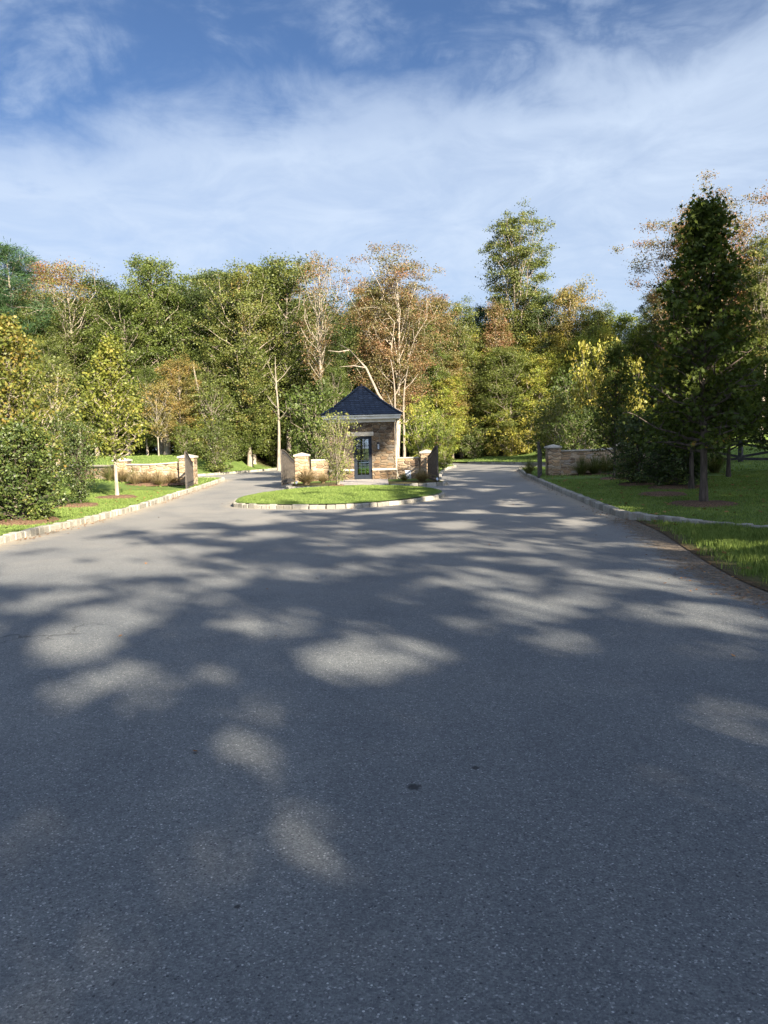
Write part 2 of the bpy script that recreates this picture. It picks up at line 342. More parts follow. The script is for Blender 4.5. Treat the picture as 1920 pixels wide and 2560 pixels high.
LM = dict(
 green=leafmat('leaf_green', [(0, (.036, .056, .012)), (.45, (.072, .100, .020)), (.8, (.120, .145, .030)), (1, (.18, .18, .05))]),
 dark=leafmat('leaf_dark_green', [(0, (.022, .036, .012)), (.5, (.044, .066, .018)), (1, (.085, .105, .030))]),
 olive=leafmat('leaf_olive', [(0, (.045, .062, .015)), (.45, (.092, .115, .026)), (.8, (.150, .155, .040)), (1, (.24, .16, .05))]),
 lime=leafmat('leaf_yellow_green', [(0, (.080, .115, .022)), (.45, (.165, .205, .034)), (.8, (.27, .26, .045)), (1, (.36, .27, .06))]),
 yellow=leafmat('leaf_yellow', [(0, (.10, .12, .022)), (.4, (.20, .20, .035)), (1, (.36, .27, .05))]),
 red=leafmat('leaf_russet', [(0, (.085, .10, .028)), (.35, (.13, .12, .042)), (.6, (.185, .115, .055)), (1, (.23, .095, .055))]),
 rust=leafmat('leaf_rust_olive', [(0, (.09, .10, .028)), (.5, (.18, .15, .045)), (.85, (.27, .16, .05)), (1, (.32, .14, .05))]),
 redtop=leafmat('leaf_red_top', [(0, (.055, .080, .02)), (.5, (.12, .13, .03)), (.8, (.21, .13, .05)), (1, (.27, .11, .07))], zt=(.65*18, .99*18, -.15, .26)),
 pine=leafmat('needle', [(0, (.014, .036, .014)), (.5, (.030, .064, .022)), (1, (.066, .105, .034))], .8, .15),
 holly=leafmat('leaf_holly', [(0, (.018, .032, .008)), (.5, (.044, .068, .014)), (.85, (.105, .13, .028)), (1, (.24, .20, .045))], 2.2, .22, .03),
 sweet=leafmat('leaf_sweetgum', [(0, (.070, .095, .018)), (.5, (.145, .165, .028)), (.9, (.24, .215, .04)), (1, (.34, .20, .045))], 1.0),
 orange=leafmat('leaf_orange_green', [(0, (.055, .080, .016)), (.5, (.14, .15, .03)), (.8, (.28, .19, .045)), (1, (.38, .14, .045))], 1.1),
 shade=leafmat('leaf_sweetgum_shaded', [(0, (.030, .046, .012)), (.6, (.062, .086, .019)), (.92, (.12, .135, .026)), (1, (.25, .14, .035))], 1.2, .42, .008),  # sweetgum leaf coloured darker, shade painted in for the right lawn trees
)
SH = {'quad': [(-.5, 0), (0, -.32), (.5, 0), (0, .32)], 'oval': [(-.5, 0), (-.15, -.26), (.3, -.2), (.5, 0), (.3, .2), (-.15, .26)],
      'needle': [(-.5, -.05), (.5, -.05), (.5, .05), (-.5, .05)],
      'star': [(-.42, 0), (-.25, -.16), (-.18, -.5), (.04, -.17), (.34, -.36), (.24, -.08), (.55, 0), (.24, .08), (.34, .36), (.04, .17), (-.18, .5), (-.25, .16)]}
def leaves(name, P, size, shape, mat, rng, up=.5, out=None, dirs=None):
    P = np.asarray(P, float); n = len(P); S = np.array(SH[shape]); k = len(S)
    nr = rng.normal(size=(n, 3)); nr /= np.linalg.norm(nr, axis=1)[:, None]
    nr[:, 2] += up
    if out is not None: nr += out
    nr /= np.linalg.norm(nr, axis=1)[:, None]
    a = rng.normal(size=(n, 3)) if dirs is None else dirs+.35*rng.normal(size=(n, 3))
    a -= (a*nr).sum(1)[:, None]*nr; a /= np.linalg.norm(a, axis=1)[:, None]; b = np.cross(nr, a)
    s = size*rng.uniform(.6, 1.3, n)
    V = P[:, None, :] + s[:, None, None]*(S[None, :, 0, None]*a[:, None, :]+S[None, :, 1, None]*b[:, None, :])
    V += nr[:, None, :]*(s[:, None, None]*.25*(S[None, :, 0, None]**2))
    return mesh_np(name, V.reshape(-1, 3), np.arange(n*k).reshape(n, k), k, mat)

# ------------------------------------------------------------------ tree builder
def grow(name, seed, Ht, base, prof, nprim, ang, tr, leafm, barkm, nsec=4, clr=.55, nleaf=28, lsize=.2, shape='quad',
         wob=.25, multi=1, flat=.6, inner=.35, keep=None, openf=None, lean=(0, 0)):
    """returns (trunk mesh, crown mesh) of a tree Ht metres tall; prof(t) is the crown radius from its base t=0 to its top t=1"""
    rng = np.random.default_rng(seed); mb = MB(); L = []; O = []; D = []
    def trunk_line(x0, y0, dx, dy, h, r0):
        ph = rng.uniform(0, 6.3, 4); pts = []; n = 10
        for i in range(n+1):
            t = i/n; pts.append(Vector((x0+dx*t+wob*t*math.sin(ph[0]+3.1*t)+lean[0]*t*t, y0+dy*t+wob*t*math.sin(ph[1]+2.7*t)+lean[1]*t*t, h*t)))
        rad = [max(.012, r0*(1 if openf is None else (1 if t < .3 else .45))*((1-.93*t)**.85)*(1+.35*max(0, .06-t)/.06)) for t in [i/n for i in range(n+1)]]
        mb.tube(pts, rad, 7, False); return pts, rad
    stems = []
    for s in range(multi):
        a = 6.283*s/multi+rng.uniform(0, 1)
        sp_ = 0 if multi == 1 else 1
        q = rng.uniform(.6, 1)
        stems.append(trunk_line(.12*sp_*math.cos(a)*tr*8, .12*sp_*math.sin(a)*tr*8, sp_*math.cos(a)*prof(.6)*.55*q, sp_*math.sin(a)*prof(.6)*.55*q, Ht*(1 if s == 0 else rng.uniform(.78, .97)), tr*(1 if s == 0 else .8)))
    def cluster(c, r, n, d):
        q = rng.normal(size=(n, 3))*np.array([r, r, r*flat])*.6
        L.append(np.array(c)+q); D.append(np.tile(np.array(d), (n, 1)))
    for i in range(nprim):
        pts, rad = stems[i % multi]
        f = (i+rng.uniform(0, .9))/nprim; t = base+(1-base)*f
        R_ = prof(f)*rng.uniform(.72, 1.12)
        el = R(ang[0]+(ang[1]-ang[0])*f+rng.uniform(-8, 8)); az = i*2.399+rng.uniform(-.5, .5)
        Ln = R_/max(math.cos(el), .3) if ang[1] < 60 else R_/max(math.cos(el), .42)
        # the branch leaves the trunk lower than the foliage it carries
        zt = max(base*.75, t-math.sin(el)*Ln*.62/Ht); k = min(9.99, zt*10); j = int(k); p0 = pts[j].lerp(pts[min(j+1, 10)], k-j); r0 = rad[j]
        dr = Vector((math.cos(az)*math.cos(el), math.sin(az)*math.cos(el), math.sin(el)))
        bp = [p0]; n = 4
        for q in range(1, n+1):
            u = q/n; bp.append(p0+dr*Ln*u+Vector((rng.normal()*.06*Ln*u, rng.normal()*.06*Ln*u, .10*Ln*u*u+rng.normal()*.04*Ln)))
        if openf is not None and openf(np.array([bp[j].lerp(bp[j+1], q) for j in range(n) for q in (0, .33, .66)])).max() > .30: hide = True
        else: hide = False
        br = max(.008, min(r0*.55, .02+Ln*.016))
        if not hide: mb.tube(bp, [br*(1-.8*q/n) for q in range(n+1)], 5 if br > .03 else 4, False)
        for q in range(nsec):
            u = inner+(1-inner)*(q+rng.uniform(0, 1))/nsec; k = min(n-.01, u*n); j = int(k); c0 = bp[j].lerp(bp[j+1], k-j)
            sd = Vector((rng.normal(), rng.normal(), rng.normal()*.6+.25)).normalized()*Ln*rng.uniform(.12, .34)*(1.25-u*.5)
            e = c0+sd
            if openf is None: mb.tube([c0, c0+sd*.5+Vector((0, 0, .03*Ln)), e], [br*.38, br*.25, .006], 3, False)
            cluster(e, clr*rng.uniform(.7, 1.3), int(nleaf*rng.uniform(.6, 1.4)), sd)
        cluster(bp[-1], clr*.8, int(nleaf*.8), dr)
    for pts, rad in stems: cluster(pts[-1], clr*.55, int(nleaf*.8), (0, 0, 1)); cluster(pts[-2], clr*.7, int(nleaf), (0, 0, 1))
    P = np.concatenate(L); Dd = np.concatenate(D)
    ok = P[:, 2] > .05
    if keep is not None: ok &= keep(P, rng)
    P = P[ok]; Dd = Dd[ok]/(np.linalg.norm(Dd[ok], axis=1)[:, None]+1e-6)
    out = P.copy(); out[:, 2] = 0; out /= (np.linalg.norm(out, axis=1)[:, None]+.3)
    return mb.mesh(name+'_trunk', barkm, True), leaves(name+'_crown', P, lsize, shape, leafm, rng, .45, out*.45, Dd if shape == 'needle' else None)
def ell(r, p=2.0, lo=0): return lambda t: r*max(.12, (1-abs(2*t-1)**p)**(1/p)) if t > .5 else r*max(.12+lo, (1-abs(2*t-1)**p)**(1/p))
def cone(r, tip=.08): return lambda t: r*(tip+(1-tip)*(1-t)**.75)*(.72+.28*min(1, t*6))
def vase(r): return lambda t: r*(.35+.65*min(1, t*1.5))*(1 if t < .8 else max(.25, 1-(t-.8)*3))
def plant_tree(root, protos, x, y, h, h0, rz, label, group=None, cat='tree', wscale=1.0, z=None, name='tree', sh='crown', st='trunk'):
    s = h/h0
    o = empty(name, (x, y, (float(H(x, y)) if z is None else z)-.05), rz, (s*wscale, s*wscale, s))
    tag(o, label, cat, group)
    if protos[0]: link(st, protos[0], o)
    link(sh, protos[1], o)
    return o

# ------------------------------------------------------------------ plan of the place
LK = [(-7.0, -6), (-7.0, 8), (-7.05, 14.2), (-7.05, 16), (-6.95, 18), (-6.93, 19.5), (-6.98, 22.2), (-7.25, 25.5), (-7.5, 28.5), (-7.85, 33.5), (-8.3, 38.5), (-8.5, 41.2), (-8.75, 42.5), (-9.3, 43.2), (-10.3, 43.6), (-11.6, 44.4), (-12.3, 46.5), (-12.1, 49), (-11.05, 51.5), (-9.24, 56.8), (-8.1, 62), (-7.6, 68)]
RK = [(7.2, 11.7), (6.3, 12.6), (5.5, 14.2), (5.0, 15.9), (5.05, 17.2), (5.43, 21.7), (5.85, 26.5), (6.4, 32.0), (7.05, 38.5), (7.9, 44.8), (8.3, 46.8), (9.2, 48.0), (11, 48.6), (14, 49.3), (20, 50.5)]
ISL = [(-4.25, 22.3), (-3.95, 21.7), (-3.3, 21.15), (-2.4, 20.65), (-1.4, 20.45), (-.6, 20.6), (.2, 21.2), (1.0, 22.2), (1.6, 23.4), (1.85, 24.6), (1.75, 26), (1.3, 27.4), (.4, 28.6), (-.9, 29.2), (-2.2, 28.9), (-3.3, 27.8), (-4.1, 26.1), (-4.45, 24.4)]
MEDF_L = [(-3.72, 31.4), (-3.72, 30.6), (-3.2, 30.3), (-1.95, 30.15)]
MEDF_R = [(.25, 30.15), (1.2, 30.35), (2.25, 30.6), (2.45, 31.0)]
MED = [(-3.72, 31.2), (-3.72, 30.6), (-3.2, 30.3), (-1.95, 30.15), (.25, 30.15), (1.2, 30.35), (2.25, 30.6), (2.5, 31.1), (2.45, 33.5), (2.6, 36), (3.1, 42), (4.0, 50), (4.9, 54.5), (5.2, 56.5), (4.6, 58.2), (2.5, 59.5), (-1, 60), (-4.6, 58), (-6.3, 54), (-6.2, 49), (-5.0, 42), (-4.2, 36)]
FARL = [(7.2, 66.0), (8.6, 63.2), (11.5, 58.2), (14, 56.2), (20, 55.2), (26, 55.2)]
VERGE = [(5.0, 15.6), (4.95, 14.9), (4.8, 13.6), (4.5, 11.9), (4.2, 10.2), (4.02, 9.0), (3.95, 8.0), (4.1, 6.8), (4.8, 5.2), (6.5, 3.2), (10, 1.2), (16, .2)]
BACK = [(-6.5, 74), (-2, 76), (3, 74.5), (5.6, 70.5), (7.2, 66)]
# the outline of all the asphalt, walked round once
ROAD = [(-7.0, -6)] + LK[1:] + [(-6.5, 74), (-2, 76), (3, 74.5), (5.6, 70.5)] + FARL + [(34, 55.2), (34, 50.9)] + RK[:3:-1] + VERGE + [(16, -6)]
def pip(x, y, poly):
    x = np.asarray(x); y = np.asarray(y); c = np.zeros(x.shape, bool); n = len(poly)
    for i in range(n):
        (x1, y1), (x2, y2) = poly[i], poly[(i+1) % n]
        if y1 == y2: continue
        k = ((y1 > y) != (y2 > y)) & (x < (x2-x1)*(y-y1)/(y2-y1)+x1); c ^= k
    return c
def dist_line(x, y, line):
    d = np.full(np.shape(x), 1e9)
    for (x1, y1), (x2, y2) in zip(line[:-1], line[1:]):
        L2 = (x2-x1)**2+(y2-y1)**2; t = np.clip(((x-x1)*(x2-x1)+(y-y1)*(y2-y1))/L2, 0, 1)
        d = np.minimum(d, np.hypot(x-x1-t*(x2-x1), y-y1-t*(y2-y1)))
    return d
def smooth_line(pts, closed=False, step=.25):
    P = [Vector((p[0], p[1], 0)) for p in pts]; n = len(P); out = []
    rg = range(n if closed else n-1)
    for i in rg:
        p0, p1, p2, p3 = (P[(i-1) % n] if closed or i else P[0]), P[i], P[(i+1) % n], (P[(i+2) % n] if closed or i+2 < n else P[-1])
        m = max(1, int((p2-p1).length/step))
        for k in range(m):
            t = k/m; out.append(.5*((2*p1)+(p2-p0)*t+(2*p0-5*p1+4*p2-p3)*t*t+(3*p1-p0-3*p2+p3)*t**3))
    if not closed: out.append(P[-1])
    return [(p.x, p.y) for p in out]
def H(x, y):                       # height of the lawns
    x = np.asarray(x, float); y = np.asarray(y, float)
    e = .95*sm((y-37)/16)*sm((-x-7.5)/5) + .35*sm((y-56)/18) + 1.75*sm((y-28)/34)*sm((x-11)/9)
    e = e + .25*sm((-x-8.5)/4)*sm((y-12)/20) + .03*np.sin(x*.9+y*.37)*np.sin(y*.51-x*.2)*sm((np.abs(x)-7)/3)
    d = np.minimum(np.minimum(dist_line(x, y, LK+BACK), dist_line(x, y, RK)), dist_line(x, y, FARL+[(34, 55.2)]))
    return .11 + e*sm(d/4.5) + .16*np.exp(-(((x+1.2)/2.6)**2+((y-25.5)/3.6)**2))
def vline(x): return np.interp(x, [5, 5.5, 6.3, 7.2, 10, 14, 30], [15.9, 14.2, 12.6, 11.7, 10.2, 8.6, 2.2])
def in_med_bed(x, y): return (np.asarray(y) < 37) & pip(x, y, MED)
def cdt_ground():
    segs = []; V = [Vector(p) for p in zip(np.arange(5.1, 13, .25), vline(np.arange(5.1, 13, .25))+.06)]+[Vector(p) for p in zip(np.arange(5.1, 13, .25), vline(np.arange(5.1, 13, .25))-.06)]; E = []
    def addloop(poly):
        s = len(V); V.extend(Vector(p) for p in poly); n = len(poly); E.extend((s+i, s+(i+1) % n) for i in range(n))
    road_s = [(-7.0, -6)]+smooth_line(LK[1:], step=.5)+[(-6.5, 74), (-2, 76), (3, 74.5), (5.6, 70.5)]+smooth_line(FARL, step=.6)+[(34, 55.2), (34, 50.9)]+smooth_line(RK[:3:-1], step=.5)+smooth_line(VERGE, step=.3)+[(16, -6)]
    isl_s = smooth_line(ISL, True, .3); med_s = smooth_line(MED, True, .5)
    addloop(road_s); addloop(isl_s); addloop(med_s)
    B = [(-900, -500), (900, -500), (900, 1500), (-900, 1500)]; addloop(B)
    rg = random.Random(5)
    for gx in np.arange(-45, 46, 1.5):
        for gy in np.arange(-40, 130, 1.5): V.append(Vector((gx+rg.uniform(-.3, .3), gy+rg.uniform(-.3, .3))))
    for gx in np.arange(-14, 14, .5):
        for gy in np.arange(8, 40, .5): V.append(Vector((gx+rg.uniform(-.1, .1), gy+rg.uniform(-.1, .1))))
    for gx in range(-800, 801, 80):
        for gy in range(-400, 1401, 80):
            if abs(gx) > 50 or gy < -45 or gy > 135: V.append(Vector((gx+.3, gy+.7)))
    v, e, f, *_ = delaunay_2d_cdt(V, E, [], 0, 1e-4)
    v = np.array([(p.x, p.y) for p in v]); f = np.array([t for t in f if len(t) == 3])
    c = v[f].mean(1); on = (~pip(c[:, 0], c[:, 1], road_s)) | pip(c[:, 0], c[:, 1], isl_s) | pip(c[:, 0], c[:, 1], med_s)
    f = f[on]; x, y = v[:, 0], v[:, 1]; z = H(x, y)
    # the verge on the right lies level with the asphalt, below the flush kerb line
    vg = (x > 3) & (y < 15.7) & (y > -8)
    low = vg & (y < vline(x))
    dv = dist_line(x, y, VERGE); z = np.where(low, .012+.06*sm(dv/1.5), z)
    z = np.where((np.abs(x) > 46) | (y > 125), np.maximum(z, .3), z)
    me = mesh_np('ground', np.column_stack([x, y, z]), f, 3, M['lawn'], True)
    wood = sm((y-(62+3*np.sin(x*.3)))/3)*(1-sm((np.abs(x-14)-8)/3)*0)
    wood = np.where((x > 6) & (x < 34), sm((y-71)/3), wood); wood = np.maximum(wood, sm((np.abs(x)-34)/6)*sm((y-52)/4))
    wood = np.maximum(wood, in_med_bed(x, y)*.85*(y < 33.5))
    wood = np.maximum(wood, low*(1-sm((dv-.12)/.45)))
    a = me.attributes.new('wood', 'FLOAT', 'POINT'); a.data.foreach_set('value', wood.astype('f'))
    return me, road_s
gme, road_s = cdt_ground()
tag(link('ground', gme), 'gently rising lawns and wooded ground round the drive', kind='structure')
def build_road():
    xs = np.arange(-16, 35.01, .35); ys = np.arange(-8, 78.1, .35); X, Y = np.meshgrid(xs, ys); nx, ny = len(xs), len(ys)
    idx = np.arange(nx*ny).reshape(ny, nx); F = np.stack([idx[:-1, :-1], idx[:-1, 1:], idx[1:, 1:], idx[1:, :-1]], -1).reshape(-1, 4)
    X, Y = X.ravel(), Y.ravel()
    me = mesh_np('road', np.column_stack([X, Y, np.zeros(len(X))]), F, 4, M['asphalt'])
    d = np.minimum(dist_line(X, Y, LK), dist_line(X, Y, RK[3:])); d = np.minimum(d, dist_line(X, Y, ISL+ISL[:1])+.25)
    a = me.attributes.new('edge', 'FLOAT', 'POINT'); a.data.foreach_set('value', (1-np.clip(d/1.1, 0, 1)).astype('f'))
    d = dist_line(X, Y, VERGE); b = me.attributes.new('soil', 'FLOAT', 'POINT'); b.data.foreach_set('value', (1-np.clip((d-.02)/.95, 0, 1)).astype('f'))
    tag(link('road', me), kind='structure')
build_road()
# kerbs of split granite blocks
def kerb(line, name, closed=False, hgt=.13, wid=.15, blk=.21, seed=1, zoff=None, side=0):
    rng = random.Random(seed); pts = smooth_line(line, closed, .05)
    if closed: pts.append(pts[0])
    cum = [0]
    for a, b in zip(pts[:-1], pts[1:]): cum.append(cum[-1]+math.dist(a, b))
    def P(s):
        import bisect
        i = min(max(bisect.bisect_left(cum, s), 1), len(cum)-1); u = (s-cum[i-1])/max(1e-6, cum[i]-cum[i-1])
        return pts[i-1][0]+(pts[i][0]-pts[i-1][0])*u, pts[i-1][1]+(pts[i][1]-pts[i-1][1])*u
    mb = MB(); s = 0
    while s < cum[-1]-.08:
        L = blk*rng.uniform(.75, 1.3); L = min(L, cum[-1]-s); a, b = P(s), P(s+L); c = ((a[0]+b[0])/2, (a[1]+b[1])/2)
        an = math.atan2(b[1]-a[1], b[0]-a[0]); h = hgt+rng.uniform(-.012, .014); ww = wid+rng.uniform(-.015, .02)
        mb.box((c[0]+rng.uniform(-.012, .012), c[1]+rng.uniform(-.012, .012), h/2-.03), (L-.008, ww, h+.06), an+rng.uniform(-.04, .04), .016)
        s += L
    o = mb.build(name, M['kerb']); tag(o, kind='structure'); return o
kerb(LK, 'kerb', seed=1); kerb(RK[3:], 'kerb', seed=2, hgt=.135); kerb(ISL, 'kerb', True, .115, .16, .22, 3)
kerb([(14, 8.6), (10, 10.2), (7.2, 11.7), (6.3, 12.6), (5.5, 14.2), (5.02, 15.8)], 'kerb', seed=22, hgt=.155)
kerb(MEDF_L, 'kerb', seed=4, blk=.3); kerb(MEDF_R, 'kerb', seed=5, blk=.3); kerb(MED[7:18], 'kerb', seed=6); kerb(MED[18:]+MED[:1], 'kerb', seed=7); kerb(FARL, 'kerb', seed=8)
# flagstone landing in front of the door
mb = MB(); rg = random.Random(3); yy = 30.08
while yy < 35.3:
    xx = -1.9; d = rg.uniform(.5, .7)
    while xx < .2:
        l = min(rg.uniform(.5, .9), .22-xx); mb.box((xx+l/2, yy+d/2, .085+rg.uniform(0, .006)), (l-.02, d-.02, .1), 0, .01); xx += l
    yy += d
tag(mb.build('path', M['flag']), kind='structure')

# ------------------------------------------------------------------ grass
def grass(name, xr, yr, n, hmin, hmax, wd, inside, seed, label, mat='blade', lean=.45):
    rng = np.random.default_rng(seed); x = rng.uniform(*xr, n); y = rng.uniform(*yr, n); ok = inside(x, y); x, y = x[ok], y[ok]; n = len(x)
    z = H(x, y); vz = (x > 3) & (y < 15.7) & (y < vline(x))
    z = np.where(vz, .012+.06*sm(dist_line(x, y, VERGE)/1.5), z)-.01
    # low-frequency tufting so the turf isn't uniform
    tf = .5+.5*np.sin(x*5.1+1.3*np.sin(y*3.3))*np.sin(y*4.3+1.7*np.sin(x*2.9)); h = rng.uniform(hmin, hmax, n)*(.75+.5*tf)
    a = rng.uniform(0, 6.283, n); la = rng.uniform(0, 6.283, n); l = h*rng.uniform(.05, lean, n); ww = wd*rng.uniform(.7, 1.3, n)
    cx, cy = np.cos(a)*ww/2, np.sin(a)*ww/2; dx, dy = np.cos(la)*l, np.sin(la)*l
    V = np.empty((n, 5, 3)); V[:, 0] = np.column_stack([x-cx, y-cy, z]); V[:, 1] = np.column_stack([x+cx, y+cy, z])
    V[:, 2] = np.column_stack([x+cx*.75+dx*.35, y+cy*.75+dy*.35, z+h*.6]); V[:, 4] = np.column_stack([x-cx*.75+dx*.35, y-cy*.75+dy*.35, z+h*.6])
    V[:, 3] = np.column_stack([x+dx, y+dy, z+h])
    me = mesh_np(name, V.reshape(-1, 3), np.arange(n*5).reshape(n, 5), 5, M[mat]); o = link(name, me); tag(o, label, 'grass', kind='stuff'); return o
offroad = lambda x, y: ~pip(x, y, road_s)
def kd(line, d): return lambda x, y: dist_line(x, y, line) > d
rkl = [(14, 8.6), (10, 10.2), (7.2, 11.7), (6.3, 12.6), (5.5, 14.2), (5.0, 15.9)]
def edge_ok(x, y, rng=np.random.default_rng(9)):
    d = dist_line(x, y, VERGE); return rng.uniform(0, 1, len(x)) < sm((d+.35*(mn(x, y)-.5)-.05)/.7)
def mn(x, y): return .5+.25*np.sin(x*7.3+y*3.1)+.25*np.sin(y*11.7-x*5.3+1)
grass('verge_grass', (3.8, 9), (6.5, 15.7), 170000, .05, .135, .009, lambda x, y: offroad(x, y) & edge_ok(x, y) & (dist_line(x, y, rkl) > .11) & (y < vline(x)), 1, 'unmown grass verge between the asphalt and the low kerb on the right')
grass('lawn_grass', (5, 20), (9.5, 33), 230000, .028, .062, .011, lambda x, y: offroad(x, y) & (dist_line(x, y, rkl) > .12) & (dist_line(x, y, RK) > .12) & (y > vline(x)) & (x < .56*y+2) & ~((y > 31) & (x < 14)), 2, 'mown lawn in tree shade right of the drive')
grass('lawn_grass', (-18, -7), (12, 33), 160000, .025, .058, .012, lambda x, y: offroad(x, y) & (dist_line(x, y, LK) > .12) & (x > -.53*y-2) & ((y < 30.2) | (x > -8)), 3, 'sunlit mown lawn left of the drive')
grass('lawn_grass', (-4.6, 2), (20, 29.5), 70000, .022, .052, .012, lambda x, y: pip(x, y, ISL) & (dist_line(x, y, ISL+ISL[:1]) > .1), 4, 'bright mown grass inside the kerbed island before the guardhouse')
grass('lawn_grass', (-22, 34), (33, 72), 130000, .04, .09, .035, lambda x, y: (offroad(x, y) | (pip(x, y, MED) & (y > 40))) & (dist_line(x, y, LK) > .15) & (dist_line(x, y, RK) > .15), 5, 'distant lawns round the back of the drive')
# wind-blown leaves along the kerbs
def litter(name, line, n, spread, off, size, seed, label, zf=.008):
    rng = np.random.default_rng(seed); pts = np.array(smooth_line(line, step=.1)); i = rng.integers(0, len(pts)-1, n)
    cl = .5+.5*np.sin(i*.05+seed)*np.sin(i*.013+1); k = rng.uniform(0, 1, n) < cl*1.1; i = i[k]; n = len(i)
    p = pts[i]+off+rng.normal(size=(n, 2))*spread*.4; P = np.column_stack([p, np.full(n, zf)+rng.uniform(0, .012, n)])
    o = link(name, leaves(name, P, size, 'oval', M['litter'], rng, 3)); tag(o, label, 'leaf litter', kind='stuff')
litter('fallen_leaves', LK[2:12], 900, .22, np.array([.22, 0]), .05, 1, 'dry brown leaves caught along the left kerb')
litter('fallen_leaves', RK[3:10], 500, .20, np.array([-.25, 0]), .05, 2, 'dry brown leaves caught along the right kerb')
litter('fallen_leaves', VERGE[:8], 1100, .55, np.array([-.25, 0]), .035, 3, 'bits of leaf and twig on the soil at the right asphalt edge')

def scatter(name, xr, yr, n, size, seed, inside, label, zf):
    rng = np.random.default_rng(seed); x = rng.uniform(*xr, n); y = rng.uniform(*yr, n); ok = inside(x, y); x, y = x[ok], y[ok]
    P = np.column_stack([x, y, zf(x, y)]); o = link(name, leaves(name, P, size, 'star', M['litter'], rng, 2.5)); tag(o, label, 'fallen leaves', kind='stuff')
scatter('fallen_leaves', (4, 16), (8, 32), 900, .09, 5, lambda x, y: offroad(x, y), 'brown leaves scattered over the shaded right lawn', lambda x, y: np.where((y < vline(x)) & (y < 15.8), .07, H(x, y)+.05))
scatter('fallen_leaves', (-14, -7.3), (12, 32), 260, .08, 6, lambda x, y: offroad(x, y), 'brown leaves scattered over the sunny left lawn', lambda x, y: H(x, y)+.05)
scatter('fallen_leaves', (-6.5, 4.5), (3, 30), 60, .045, 7, lambda x, y: pip(x, y, road_s) & ~pip(x, y, ISL), 'a few small dry leaves lying on the asphalt', lambda x, y: 0*x+.012)
